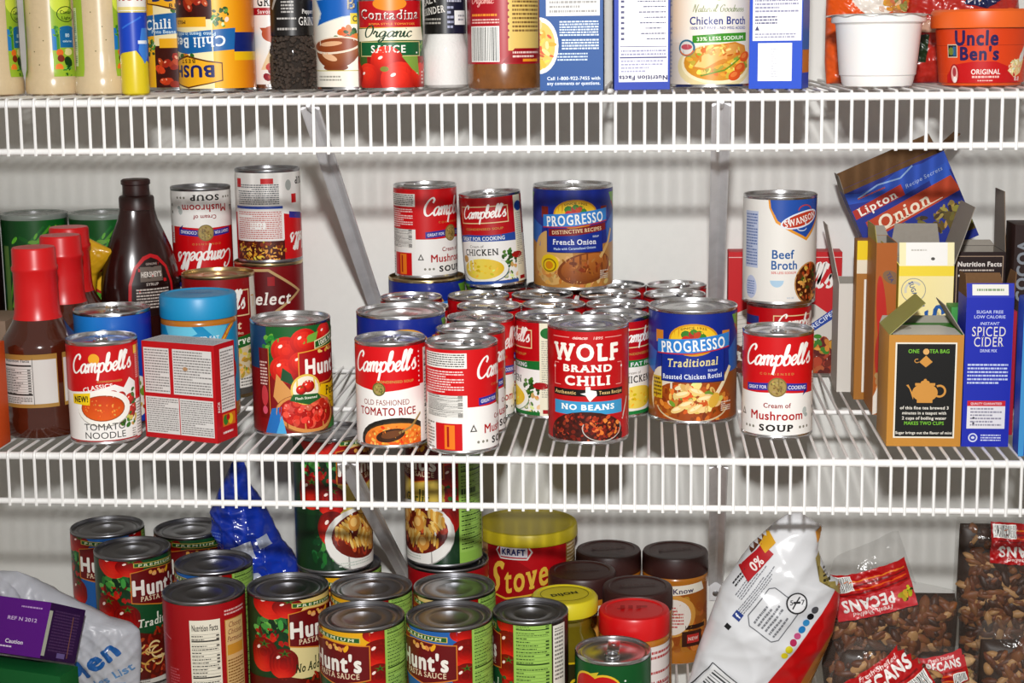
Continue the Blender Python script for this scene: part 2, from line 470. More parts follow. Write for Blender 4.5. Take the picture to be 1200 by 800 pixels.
def _clip(P, ax, c, keep_less):
    out = []
    for i in range(len(P)):
        a, b = P[i], P[(i + 1) % len(P)]
        ia = (a[ax] <= c) if keep_less else (a[ax] >= c); ib = (b[ax] <= c) if keep_less else (b[ax] >= c)
        if ia: out.append(a)
        if ia != ib:
            t = (c - a[ax]) / (b[ax] - a[ax])
            q = [a[0] + (b[0] - a[0]) * t, a[1] + (b[1] - a[1]) * t]; q[ax] = c; out.append(tuple(q))
    return out

def _slices(P, ax, step):
    lo = min(p[ax] for p in P); hi = max(p[ax] for p in P)
    k0 = math.floor(lo / step + 1e-9); k1 = math.ceil(hi / step - 1e-9)
    if k1 - k0 <= 1: return [P]
    res = []; rest = P
    for k in range(k0 + 1, k1):
        a = _clip(rest, ax, k * step, True); rest = _clip(rest, ax, k * step, False)
        if len(a) > 2: res.append(a)
        if len(rest) < 3: break
    if len(rest) > 2: res.append(rest)
    return res

def print_mesh(ink, fmap, m, us=None, vs=None, base=.12, step=.014, name='label', lim=None, nrm=True):
    """lay a flat print on a surface; us / vs = grid on which shapes are cut so they follow it"""
    V, F, K, N = [], [], [], []
    lay = ink.layers()
    for P, col, gid in ink.P:
        off = base + step * (lay[int(gid)] + (gid % 1) * 300)
        if P and P[0] == 'T':
            pts = P[1]; tris = [[pts[j] for j in t] for t in tessellate_polygon([[Vector((a, b, 0)) for a, b in pts]])]
            L = []
            for t in tris:
                a = (t[1][0] - t[0][0]) * (t[2][1] - t[0][1]) - (t[2][0] - t[0][0]) * (t[1][1] - t[0][1])
                L.append(t if a > 0 else t[::-1])
        else: L = [P]
        if lim:
            for ax, (lo, hi) in enumerate(lim):
                if lo is None: continue
                L = [q for q in (_clip(_clip(p, ax, hi, True), ax, lo, False) if (min(z[ax] for z in p) < lo or max(z[ax] for z in p) > hi) else p for p in L) if len(q) > 2]
        if us: L = [q for p in L for q in _slices(p, 0, us)]
        if vs: L = [q for p in L for q in _slices(p, 1, vs)]
        c0 = None if callable(col) else (lin(col) if isinstance(col, str) else col)
        dk = lambda c: tuple(max(0, x) ** 1.16 for x in c)
        if c0: c0 = dk(c0)
        for p in L:
            b = len(V)
            for u, v in p:
                co, n = fmap(u, v, off); V.append(co); N.append(n); K.append(c0 or dk(col(u, v)))
            F.append(tuple(range(b, b + len(p))))
    return mk(name, V, F, m, True, 0, K, N if nrm else None)

def cyl_map(R, H, flip=False):
    def f(u, v, o):
        a = -u / R if flip else u / R; z = H - v if flip else v; s, c = sin(a), -cos(a)
        return (s * (R + o), c * (R + o), z), (s, c, 0)
    return f

def rev_map(rz, Rref, sx=1.0, sy=1.0):
    """surface of revolution (oval if sx, sy differ), rz gives radius at height"""
    def f(u, v, o):
        a = u / Rref; r = rz(v) + o; d = (rz(v + .5) - rz(v - .5))
        n = Vector((sin(a) / sx, -cos(a) / sy, -d)).normalized()
        return (sin(a) * r * sx, -cos(a) * r * sy, v), tuple(n)
    return f

def plane_map(o, ex, ez):
    o, ex, ez = Vector(o), Vector(ex).normalized(), Vector(ez).normalized(); n = ex.cross(ez).normalized()
    def f(u, v, off): return tuple(o + ex * u + ez * v + n * off), tuple(n)
    return f

def prof_r(prof):
    P = sorted((z, r) for r, z in prof)
    def f(z):
        if z <= P[0][0]: return P[0][1]
        for (z0, r0), (z1, r1) in zip(P, P[1:]):
            if z <= z1: return r0 + (r1 - r0) * ((z - z0) / (z1 - z0) if z1 > z0 else 0)
        return P[-1][1]
    return f
# ------------------------------------------------------------------ the wall, the wire shelves, the braces
wall = new_obj('wall_back', mk('wall_back', *boxvf(-2200, 2200, 412, 512, 0, 2600), WALLM, False)); wall['kind'] = 'structure'
for _n, _b in (('wall_left', (-2200, -760, -420, 412, 0, 2600)), ('wall_right', (700, 2200, -420, 412, 0, 2600)), ('floor', (-2200, 2200, -2400, 512, -40, 0)), ('ceiling', (-2200, 2200, -420, 512, 2600, 2640))):
    _o = new_obj(_n, mk(_n, *boxvf(*_b), WALLM if _n != 'floor' else mat('beige_floor', 'b7a68f', .5, vary=.1, bscale=8), False)); _o['kind'] = 'structure'

WSTEP = 12.7
def wire_shelf(z, phase, label):
    root = thing('wire_shelf', label, 'shelf', 0, 0, z, group='wire pantry shelves')
    x0, x1 = -730, 660
    k0 = math.ceil((x0 - phase) / WSTEP); W = []; L = []
    x = phase + k0 * WSTEP
    while x < x1:
        W.append(tube([(x, 408, 4.65), (x, 200, 4.65), (x, 0, 4.65), (x, -2.4, 4.4), (x, -4.2, 3.2), (x, -4.9, 1.2), (x, -5.0, -2)], 1.4, 6))
        L.append(tube([(x, -5.0, -2), (x, -5.6, -20), (x, -6.6, -44), (x, -6.8, -46.4)], 1.45, 6)); x += WSTEP
    part('deck_wires', join(*W), WIREM, root); part('lip_wires', join(*L), WIREM, root)
    part('front_rail', tube([(x0, 0, 0), (x1, 0, 0)], 3.6, 14), WIREM, root)
    part('lower_rail', tube([(x0, -3.4, -42.7), (x1, -3.4, -42.7)], 3.0, 14), WIREM, root)
    part('middle_rail', tube([(x0, 203, .6), (x1, 203, .6)], 2.7, 12), WIREM, root)
    part('back_rail', tube([(x0, 404, .6), (x1, 404, .6)], 2.7, 12), WIREM, root)
    return root
ZS = {'T': 0.0, 'M': -325.8, 'B': -651.6}
DK = {k: v + 6.05 for k, v in ZS.items()}
wire_shelf(ZS['T'], -440.87, 'topmost white wire pantry shelf, carrying bottles of creamy dressing and boxes')
wire_shelf(ZS['M'], -461.70, 'white wire pantry shelf in the middle, crowded with soup cans')
wire_shelf(ZS['B'], -455.00, 'lowest white wire pantry shelf, holding jars, pasta sauce cans and pecan bags')

def brace(x, dx, z, label, drop=268, group='diagonal shelf braces'):
    r = thing('shelf_brace', label, 'shelf brace', x, 0, z, group=group)
    w = 8.5
    P = Vector((-dx, 6, -5)); Q = Vector((dx, 409, -drop)); d = (Q - P).normalized(); n = d.cross(Vector((1, 0, 0))).normalized()
    if n.z < 0: n = -n
    V, F = [], []
    sec = [(-w, -1), (-w + 1.6, .8), (0, 1.6), (w - 1.6, .8), (w, -1), (w, -3.2), (w - 1.4, -3.2), (1.2, .4), (-1.2, .4), (-w + 1.4, -3.2), (-w, -3.2)]
    for c in (P, P + d * 14, Q - d * 26, Q):
        for a, b in sec: V.append(tuple(c + Vector((a, 0, 0)) + n * b))
    k = len(sec)
    for i in range(3):
        for j in range(k): F.append((i * k + j, i * k + (j + 1) % k, (i + 1) * k + (j + 1) % k, (i + 1) * k + j))
    F.append(tuple(range(k))[::-1]); F.append(tuple(range(3 * k, 4 * k)))
    part('strut', (V, F), STEEL, r, True, 30)
    part('front_hook', tube([(-dx, 9, -8), (-dx, 2, -5.5), (-dx, -2, -4.6), (-dx, -4.2, -3.4)], 2.0, 8), STEEL, r)
    part('wall_foot', boxvf(dx - w + 1, dx + w - 1, 408.5, 411.8, -drop - 22, -drop + 8, .8), STEEL, r)
    s = lathe([(0, -1.2), (3.6, -1.2), (3.6, 0), (2.6, .3), (0, .3)], 16)
    part('screw', ([(a + dx, 408.4 - c, b - drop - 13) for a, b, c in s[0]], s[1]), TIN_DARK, r)
brace(-169.8, -3.5, ZS['T'], 'sloping steel brace under the topmost shelf, behind the can of diced tomatoes')
brace(204, 6.5, ZS['T'], 'steel brace under the topmost shelf, seen edge-on beside the red meal box')
brace(-147, -3.7, ZS['M'], 'sloping steel brace under the middle shelf, crossing the tall pasta sauce can', 252)
brace(206.5, 8, ZS['M'], 'steel brace under the middle shelf, seen edge-on behind the white crisps bag', 252)

# ------------------------------------------------------------------ cans
_cache = {}
def cached(key, fn):
    if key not in _cache: _cache[key] = fn()
    return _cache[key]

def can_body(D, H, m):
    R = D / 2; lip = R + .35
    rim = lambda z, s: [(R - 1.9, z + s * 3.6), (R - 1.4, z + s * .5), (R - .5, z), (lip - .5, z + s * .3), (lip, z + s * 1.2), (lip - .1, z + s * 2.4), (R - .1, z + s * 3.2), (R - .25, z + s * 4.2)]
    P = [(0, 4.2), (R - 7, 4.2), (R - 6, 3.4), (R - 1.9, 3.6)] + rim(0, 1)[1:]
    P += [(R - .15, H * .5)] + rim(H, -1)[::-1]
    return P
def can_lid(D, H, kind):
    R = D / 2 - 1.7; z = H - 3.6
    if kind == 'plain': P = [(R + .2, z + .2), (R - 2.5, z - .6), (R - 3.6, z), (R - 6, z + .1), (R - 7.2, z - .7), (R - 8.4, z), (R - 11, z + .1), (R * .52, z + .05), (R * .48, z - .6), (R * .43, z + .1), (0, z + .15)]
    else: P = [(R + .2, z + .2), (R - 1.6, z - .8), (R - 2.6, z - .9), (R - 3.6, z + .3), (R - 5, z + .3), (R - 6.2, z - .4), (R * .55, z - .35), (R * .5, z + .2), (0, z + .2)]
    return P
def pull_tab(D, H):
    """ring pull of an easy-open lid"""
    R = D / 2; z = H - 2.2; y = R * .30
    ring = [(6.6 * sin(t) , -y * .15 - 9 + 8.2 * cos(t), z) for t in [2 * pi * i / 20 for i in range(20)]]
    a = tube(ring, 1.3, 8, True)
    b = boxvf(-6, 6, -y * .15 + 1, R - 9, z - 1.0, z + .7, .6); c = lathe([(0, z - 1.4), (3, z - 1.4), (2.6, z + 1.1), (0, z + 1.4)], 14)
    return join(a, b, ([(p[0], p[1] + R * .42, p[2]) for p in c[0]], c[1]))

def can(name, label, cat, x, y, z, D, H, inkf, rot=0.0, kind='plain', metal=TIN, flip=False, group=None, tilt=None, lidm=None, lb=(3.9, 3.9), turn=0):
    """a tin: rimmed body, ribbed lid, paper label all round; rot slides the label's middle across (mm)"""
    rz = face(x, y) + rot / (D / 2) + turn
    root = thing(name, label, cat, x, y, z, rz, group)
    if tilt: root.rotation_euler = (Matrix.Rotation(tilt[1], 3, 'Y') @ Matrix.Rotation(tilt[0], 3, 'X') @ Matrix.Rotation(rz, 3, 'Z')).to_euler()
    new_obj('tin_body', cached(('b', D, H, metal.name), lambda: mk('tin_body', *lathe(can_body(D, H, metal), 64), metal)), root)
    lm = lidm or metal
    new_obj('lid', cached(('l', D, H, kind, lm.name), lambda: mk('lid', *lathe(can_lid(D, H, kind), 64), lm, sharp=50)), root)
    if kind == 'pull' : new_obj('pull_tab', cached(('p', D, H, lm.name), lambda: mk('pull_tab', *pull_tab(D, H), lm)), root)
    def lab():
        ink = Ink(); inkf(ink, pi * D, lb[0], H - lb[1])
        C = pi * D / 2
        return print_mesh(ink, cyl_map(D / 2, H, flip), PAPER, us=D * pi / 72, lim=((-C, C), (lb[0], H - lb[1])))
    new_obj('paper_label', cached(('k', inkf, D, H, flip, lb), lab), root)
    return root

def jar(name, label, cat, x, y, z, prof, m, capprof, capm, inkf=None, Rref=None, vrange=None, rot=0, capname='screw_lid', inner=None, innerm=None, group=None, pm=None, ridges=0, vs=6.0, sx=1.0, sy=1.0, emboss=None):
    rz = face(x, y) + (rot / Rref if Rref else 0)
    root = thing(name, label, cat, x, y, z, rz, group)
    bname = 'bottle_body' if 'bottle' in name else 'jar_body'
    part(bname, lathe(prof, 56, sx, sy), m, root)
    if inner: part(inner[0], lathe(inner[1], 40, sx, sy), innerm, root)
    V, F = lathe(capprof, 72)
    if ridges:
        zc0, zc1 = ridges
        V = [(a * (1 + .012 * (i % 2)), b * (1 + .012 * (i % 2)), c) if zc0 < c < zc1 else (a, b, c) for i, (a, b, c) in enumerate(V)]
    c = part(capname, (V, F), capm, root)
    if emboss:
        ik = Ink(); emboss(ik); zc = max(p[1] for p in capprof)
        new_obj('raised_lettering', print_mesh(ik, plane_map((0, 0, zc), (1, 0, 0), (0, 1, 0)), PAPER if False else CARTON, base=.25), c)
    if inkf:
        ink = Ink(); inkf(ink, 2 * pi * Rref)
        rf = prof_r(prof)
        new_obj('wrap_label', print_mesh(ink, rev_map(rf, Rref, sx, sy), pm or PAPER, us=Rref * pi / 28, vs=vs, lim=((-pi * Rref, pi * Rref), vrange or (None, None)), base=.35), root)
    return root

# ------------------------------------------------------------------ cartons
def carton(name, label, cat, x, y, z, w, d, h, col, rz=0.0, front=None, right=None, left=None, top=None, back=None, flaps=(), inside=None, open_top=False, tilt=None, group=None, bev=.7, extra=None):
    """a card box; the origin is the middle of its base; prints sit on the faces; flaps: (edge, length, degrees up from flat-out, colour outside, taper)"""
    root = thing(name, label, cat, x, y, z, rz, group)
    if tilt: root.rotation_euler = tilt
    cm = mat('carton_' + col, col, .5, spec=.3, bump=.04, bscale=200) if isinstance(col, str) else col
    im = inside or GREYCARD
    if not open_top:
        part('box_body', boxvf(-w / 2, w / 2, -d / 2, d / 2, 0, h, bev), cm, root)
    else:
        t = 1.0; X, Y = w / 2, d / 2
        P = [boxvf(-X, X, -Y, -Y + t, 0, h), boxvf(-X, X, Y - t, Y, 0, h), boxvf(-X, -X + t, -Y + t, Y - t, 0, h), boxvf(X - t, X, -Y + t, Y - t, 0, h), boxvf(-X + t, X - t, -Y + t, Y - t, 0, t)]
        part('box_body', join(*P), cm, root, False)
        e = .35; Q = []
        for (a, b) in (((-X + t + e, -Y + t + e), (X - t - e, -Y + t + e)), ((X - t - e, -Y + t + e), (X - t - e, Y - t - e)), ((X - t - e, Y - t - e), (-X + t + e, Y - t - e)), ((-X + t + e, Y - t - e), (-X + t + e, -Y + t + e))):
            Q.append(slabvf([(b[0], b[1], t + .2), (a[0], a[1], t + .2), (a[0], a[1], h - .15), (b[0], b[1], h - .15)], -.3))
        part('box_lining', join(*Q), im, root, False)
    maps = {'front': ((0, -d / 2, 0), (1, 0, 0), (0, 0, 1)), 'right': ((w / 2, 0, 0), (0, 1, 0), (0, 0, 1)), 'left': ((-w / 2, 0, 0), (0, -1, 0), (0, 0, 1)), 'top': ((0, 0, h), (1, 0, 0), (0, 1, 0)), 'back': ((0, d / 2, 0), (-1, 0, 0), (0, 0, 1))}
    for k, fn in (('front', front), ('right', right), ('left', left), ('top', top), ('back', back)):
        if fn:
            ik = Ink(); W = w if k in ('front', 'back', 'top') else d; fn(ik, W, d if k == 'top' else h)
            lim = ((-W / 2 + .2, W / 2 - .2), (-d / 2 + .2, d / 2 - .2) if k == 'top' else (.2, h - .2))
            new_obj(k + '_print', print_mesh(ik, plane_map(*maps[k]), CARTON, base=.08, lim=lim), root)
    for fdef in flaps:
        edge, ln, deg, fcol, tp = fdef[:5]; a = math.radians(deg); fink = fdef[5] if len(fdef) > 5 else None
        X, Y = w / 2, d / 2
        E = {'front': ((-X, -Y), (X, -Y), (0, -1)), 'back': ((X, Y), (-X, Y), (0, 1)), 'left': ((-X, Y), (-X, -Y), (-1, 0)), 'right': ((X, -Y), (X, Y), (1, 0))}[edge]
        (ax, ay), (bx, by), (ox, oy) = E
        d3 = Vector((ox * cos(a), oy * cos(a), sin(a))); A = Vector((ax, ay, h)); B = Vector((bx, by, h)); s = (B - A) * tp
        quad = [A, B, B + d3 * ln - s, A + d3 * ln + s]
        fm = mat('carton_' + fcol, fcol, .5, spec=.3, bump=.04, bscale=200) if isinstance(fcol, str) else fcol
        n = (quad[1] - quad[0]).cross(quad[3] - quad[0]).normalized()
        f = part('top_flap', slabvf(quad, .5), fm, root, False)
        part('flap_lining', slabvf([p - n * .52 for p in quad], .25), im, f, False)
        if fink:
            ik = Ink(); L = (B - A).length; fink(ik, L, ln)
            new_obj('flap_print', print_mesh(ik, plane_map((A + B) / 2, (B - A), d3), CARTON, base=.06), f)
    return root

# ------------------------------------------------------------------ soft bags
def _lerp_poly(P, t):
    """point on a polyline given as (t, x) stops"""
    for (t0, x0), (t1, x1) in zip(P, P[1:]):
        if t <= t1: return x0 + (x1 - x0) * ((t - t0) / (t1 - t0) if t1 > t0 else 0)
    return P[-1][1]

class Bag:
    """a filled soft bag in local x (across), z (up); left/right outlines as (z, x) stops, a depth, and creases"""
    def __init__(s, L, R, T, crease=2.0, seed=1, pinch=(), power=.5, freq=.05, lean=0.0):
        s.L, s.R, s.T, s.cr, s.pinch, s.pw, s.fr, s.lean = L, R, T, crease, pinch, power, freq, lean
        s.z0, s.z1 = L[0][0], L[-1][0]; r = random.Random(seed)
        s.w = [(r.uniform(-1, 1), r.uniform(-1, 1), r.uniform(0, 6.3), r.uniform(.5, 1)) for _ in range(9)]
    def xz(s, u, t): z = s.z0 + (s.z1 - s.z0) * t; a, b = _lerp_poly(s.L, z), _lerp_poly(s.R, z); return a + (b - a) * u, z
    def crinkle(s, x, z):
        v = 0
        for a, b, p, k in s.w:
            q = sin((a * x + b * z) * s.fr * 6 / k + p + 1.3 * sin((b * x - a * z) * s.fr * 2.2 + p)); v += k / (1 + 5 * q * q)
        return v / 4.5 - .75
    def half(s, x, z):
        t = (z - s.z0) / (s.z1 - s.z0); a, b = _lerp_poly(s.L, z), _lerp_poly(s.R, z)
        u = max(0, min(1, (x - a) / max(1e-6, b - a))); g = max(0, 4 * u * (1 - u)) * max(0, 4 * t * (1 - t))
        T = s.T * _lerp_poly(s.pinch, t) if s.pinch else s.T
        return .5 * T * g ** s.pw + .5
    def y(s, x, z, side=-1):
        return side * (s.half(x, z) + s.cr * s.crinkle(x, z) * min(1, s.half(x, z) / 4)) + s.lean * (z - s.z0)
    def mesh(s, nu=70, nt=90):
        V, F = [], []
        for side in (-1, 1):
            b = len(V)
            for j in range(nt + 1):
                for i in range(nu + 1):
                    x, z = s.xz(i / nu, j / nt); V.append((x, s.y(x, z, side), z))
            for j in range(nt):
                for i in range(nu):
                    q = (b + j * (nu + 1) + i, b + j * (nu + 1) + i + 1, b + (j + 1) * (nu + 1) + i + 1, b + (j + 1) * (nu + 1) + i)
                    F.append(q if side < 0 else q[::-1])
        n = (nu + 1) * (nt + 1)
        for j in range(nt):
            for i, fl in ((0, 0), (nu, 1)):
                p = j * (nu + 1) + i; q = p + nu + 1; f = (p, q, q + n, p + n); F.append(f if not fl else f[::-1])
        for i in range(nu):
            for j, fl in ((0, 1), (nt, 0)):
                p = j * (nu + 1) + i; f = (p, p + 1, p + 1 + n, p + n); F.append(f if not fl else f[::-1])
        return V, F
    def fmap(s, off0=.3):
        def f(u, v, o):
            e = .6; n = Vector((-(s.y(u + e, v) - s.y(u - e, v)) / (2 * e), -1, -(s.y(u, v + e) - s.y(u, v - e)) / (2 * e))); n = Vector((n.x * -1, -1, n.z * -1)).normalized()
            n = Vector(((s.y(u + e, v) - s.y(u - e, v)) / (2 * e), -1, (s.y(u, v + e) - s.y(u, v - e)) / (2 * e))).normalized()
            return (u + n.x * (o + off0), s.y(u, v) + n.y * (o + off0), v + n.z * (o + off0)), tuple(n)
        return f
    def clip(s, ink):
        """keep only the print that lies on the bag (drop shapes wholly off its outline)"""
        keep = []
        for P, c, g in ink.P:
            q = P[1] if P and P[0] == 'T' else P
            ok = all(s.z0 + .5 <= v <= s.z1 - .5 and _lerp_poly(s.L, v) + .3 <= u <= _lerp_poly(s.R, v) - .3 for u, v in q)
            if ok: keep.append((P, c, g))
        ink.P = keep
    def band(s, ink, z0, z1, col, u0=0.0, u1=1.0, n=None):
        """cover a strip of the bag from outline to outline"""
        n = n or max(2, int((z1 - z0) / 3))
        with ink:
            for k in range(n):
                a, b = z0 + (z1 - z0) * k / n, z0 + (z1 - z0) * (k + 1) / n
                f = lambda z, u: _lerp_poly(s.L, z) + .25 + (_lerp_poly(s.R, z) - _lerp_poly(s.L, z) - .5) * u
                ink.add([(f(a, u0), a), (f(a, u1), a), (f(b, u1), b), (f(b, u0), b)], col)
def bag_thing(name, label, cat, x, y, z, bag, m, ink=None, rz=0, tilt=None, group=None, nu=80, nt=100, pm=None):
    r = thing(name, label, cat, x, y, z, rz, group)
    if tilt: r.rotation_euler = tilt
    part('bag_film', bag.mesh(nu, nt), m, r, True, 0)
    if ink: new_obj('bag_print', print_mesh(ink, bag.fmap(), pm or FILM, us=2.0, vs=2.0, base=.4, step=.07), r)
    return r
# ------------------------------------------------------------------ printed labels (u = 0 is the middle of the front)
RED, WHITE, INKB, GOLDC = 'd3101b', 'f5f2ee', '26221f', 'c9a55a'

def soup_side_panel(k, x0, x1):
    """small-print panel of the red and white soup cans"""
    k.rect(x0, 3, x1, 98, WHITE)
    k.rect(x0, 39, x1, 98, RED)
    k.rect(x0 + 2, 80, x1, 94, 'f3f0ea'); k.fine(x0 + 3, 81, x1 - 2, 93.5, 6, '54504c', 4)
    k.fine(x0 + 3, 57, x1 - 3, 78, 9, 'f0d6d2', 5, .7)
    k.rect(x0 + 1, 33, x1, 55, 'f3f0ea'); k.facts(x0 + 3, 33.5, x1 - 2, 55, 'f3f0ea', '4a4642', False)
    k.rect(x0 + 17, 3.5, x1 - 5, 29, RED); k.rect(x0 + 27, 5, x1 - 12, 27.5, 'f08a2a'); k.line([(x0 + 30.5, 7), (x0 + 30.5, 26)], 2.2, 'b0101a')
    k.fine(x0 + 3, 4, x0 + 15, 30, 9, '8a8680', 8)
    k.poly([(x1 + 2, 21), (x1 + 9, 21), (x1 + 5.5, 28)], '55524e'); k.poly([(x1 + 3.7, 22), (x1 + 7.3, 22), (x1 + 5.5, 25.8)], WHITE)

def campbell_mush(k, C, v0, v1):
    k.rect(-C / 2, v0, C / 2, v1, WHITE)
    k.poly([(-C / 2, v1), (-C / 2, 44), (-20, 44), (0, 45), (33, 43), (C / 2, 43), (C / 2, v1)], RED)
    soup_side_panel(k, -92, -43)
    k.rect(42, v0, 47, 62, WHITE); k.fine(43, 50, 46.5, 60, 4, 'd04040', 2); k.rect(43.5, 26, 46, 29, INKB); k.rect(43.5, 18, 46, 21, INKB)
    k.rect(60, v0, 100, v1, RED); k.facts(64, 8, 96, 92, 'f3f0ea', '4a4642')
    k.script("Campbell's", 0, 74.5, 71, 9.2, 'fbf7f2', .32, .25, 1.5)
    k.text('CONDENSED', 0, 62.5, 2.0, GOLDC, 'r', w=34, sp=.3)
    k.poly([(-32, 45), (-8, 47), (-8, 54), (-32, 52)], '3b3a9e'); k.poly([(32, 45), (8, 47), (8, 54), (32, 52)], '3b3a9e'); k.poly([(26, 41), (32, 45), (29, 48)], '2b2a7e')
    k.text('GREAT FOR', -20, 49.3, 3.2, 'e8e8f4', 'b', w=20, rot=4); k.text('COOKING', 20, 49.3, 3.6, 'e8e8f4', 'b', w=20, rot=-4)
    k.ell(0, 50, 9.2, 9.2, '8d7a45'); k.ell(0, 50, 8, 8, 'b09a5c'); k.blobs(0, 50, 6.5, 6.5, 26, 1.3, ['a08a4e', 'c0ab6c', '84703c'], 3)
    k.text('Cream of', 0, 32.5, 4.6, 'a01a20', 'b', w=26); k.text('Mushroom', 0, 22.8, 8.4, 'b8131d', 'b', w=54)
    k.text('SOUP', 0, 11.2, 6.6, INKB, 'xs', w=34)
    for x in (-28, -23.5, 23.5, 28, -33, 33): k.ell(x, 11, 1.5, 1.5, '8d8a7c', n=5)
    k.ell(29, 26, 3, 4, 'c2c8c4', n=8); k.ell(31, 22, 2.5, 2, 'b4bcb8', n=8)

def campbell_gravy(k, C, v0, v1):
    """white small-print side, picture of noodles and meat towards the top"""
    k.rect(-C / 2, v0, C / 2, v1, WHITE)
    k.poly([(-17, v1), (-17, 49), (-34, 52), (-C / 2, 49), (-C / 2, v1)], RED); k.rect(45, 48, C / 2, v1, RED)
    k.rect(-17, 78, 45, v1, '5a1c12'); k.blobs(14, 92, 32, 13, 110, 2.4, ['e0b040', 'f0c860', 'e8bc50', '8c3a1a', 'd69a34', 'c88428'], 5, .45); k.blobs(10, 84, 26, 4, 26, 2.6, ['6a2a14', '8c3a1a', '4a180c'], 6)
    k.rect(-16, 44, 45, 79, 'efeae6'); k.fine(-14, 46, 40, 77, 14, 'c66a66', 6, .85); k.rect(4, 58, 22, 66, 'f6f4f0')
    k.rect(-16, 40.5, 45, 43.5, '3a58b0'); k.fine(-12, 16, 40, 39, 10, '70757c', 9, .85); k.rect(-6, 10, 8, 16, RED); k.rect(34, 10, 42, 20, RED)
    k.rect(-36, 28, -28, 38, RED); k.text('SOUP', -48, 14, 8, INKB, 'xs', w=28); k.ell(-24, 18, 4, 6, 'b8bcb8'); k.script("Campbell's", -58, 76, 66, 9, 'fbf7f2', .34); k.poly([(-24, 47), (-48, 50), (-48, 57), (-24, 54)], '3b3a9e')

def campbell_tomato_noodle(k, C, v0, v1):
    k.rect(-C / 2, v0, C / 2, v1, WHITE)
    k.poly([(-C / 2, v1), (-C / 2, 55), (-35, 51), (-10, 53), (10, 58), (19, 54), (26, 63), (38, 55), (C / 2, 55), (C / 2, v1)], 'cf101a')
    k.ell(-8, 83, 5.2, 5.2, 'f2b233'); k.script("Campbell's", -2, 73.5, 62, 8.4, 'fbf7f2', .32, .22, 3)
    k.text('CONDENSED', 6, 61.5, 1.8, GOLDC, 'b', w=24)
    k.text('CLASSICS', -6, 56, 4.2, 'fbf3ee', 'b', w=29, rot=8, arc=-1.2)
    for x, y, r in ((8, 48, 5), (16, 46, 5), (26, 42, 6), (31, 33, 5), (25, 29, 7)): k.tomato(x, y, r, False, 'c8281e', '8a1410')
    k.blobs(24, 22, 10, 7, 16, 3, ['4a7a2c', 'e0b25a', '6a9a3a', 'd8c070'], 8); k.blobs(33, 44, 5, 10, 9, 2.4, ['3e6e2a', '5a8a3c'], 5)
    k.ell(-1, 35, 26, 17, 'b8b4ac'); k.ell(-1, 36, 26, 17, 'f8f4ec'); k.ell(-2, 36, 21, 12.5, 'a8541c'); k.ell(-2, 36, 20, 11.6, lambda u, v: mixc('e66a20', 'cf4314', (v - 26) / 22)); k.blobs(-2, 36, 17, 9, 40, 1.1, ['f08a3a', 'e2601c', 'f2a050'], 7)
    k.poly([(-33, 49), (-13, 51), (-14, 39), (-33, 40)], 'f4d31e'); k.text('NEW!', -23, 45, 6, '221c14', 'x', w=16, rot=3)
    k.text('TOMATO', -1, 18.2, 6.2, '2c2724', 'r', w=40); k.text('NOODLE', -1, 10, 6.2, '2c2724', 'r', w=40)
    k.fine(27, 5, 32, 14, 4, '9a9690', 3); k.rect(-C / 2, v0, C / 2, v0 + 1.2, 'b01018')
    k.rect(34, v0, 75, v1, 'd3101b'); k.fine(36, 60, 42, 92, 16, 'e8c2be', 4); k.facts(45, 6, 73, 92); k.rect(34, 84, 40, 92, 'f2cf30')
    k.rect(34, v0, 44, 40, WHITE); k.fine(35, 6, 43, 38, 12, '9a9690', 3)

def campbell_tomato_rice(k, C, v0, v1):
    k.rect(-C / 2, v0, C / 2, v1, WHITE)
    k.poly([(-C / 2, v1), (-C / 2, 59), (-30, 58), (0, 54), (30, 57), (C / 2, 59), (C / 2, v1)], 'd80f1b')
    k.script("Campbell's", 0, 76.5, 66, 9, 'fbf7f2', .32, .25, 2); k.text('CONDENSED SOUP', 12, 63.5, 2.4, GOLDC, 'b', w=36)
    k.ell(-4, 56.5, 6.4, 6.4, '6d6a34'); k.ell(-4, 56.5, 5.2, 5.2, 'a89a5a'); k.blobs(-4, 56.5, 4, 4, 14, 1.1, ['54702c', 'c0ab6c', '8a7a40'], 3)
    k.text('OLD FASHIONED', 2, 44, 5, '9a2a26', 'r', w=46); k.text('TOMATO RICE', 3, 35.5, 7.4, 'a81c20', 'b', w=58)
    k.ell(12, 8, 37, 21.5, '2e2a24'); k.ell(12, 8, 33.5, 18.2, '4a3a24'); k.ell(12, 7, 33, 17.5, lambda u, v: mixc('e2561a', 'f09a3c', (v - 0) / 24))
    k.blobs(12, 9, 28, 14, 110, 1.7, ['f6c06a', 'e8701e', 'f0a03a', 'd84a14', 'f2b24e'], 9)
    k.ell(6, 13, 14, 6, '4a2c18', 12); k.ell(7, 14, 10, 3.4, '7a4a26', 12); k.line([(14, 15), (26, 20), (38, 32)], 2.2, 'a88a54')
    k.rect(38, v0, 80, v1, WHITE); k.rect(38, 59, 80, v1, 'd80f1b'); k.facts(44, 6, 78, 92)
    for i in range(7): k.ell(37, 62 + i * 4.6, .9, .9, 'f5e8e6', n=8)

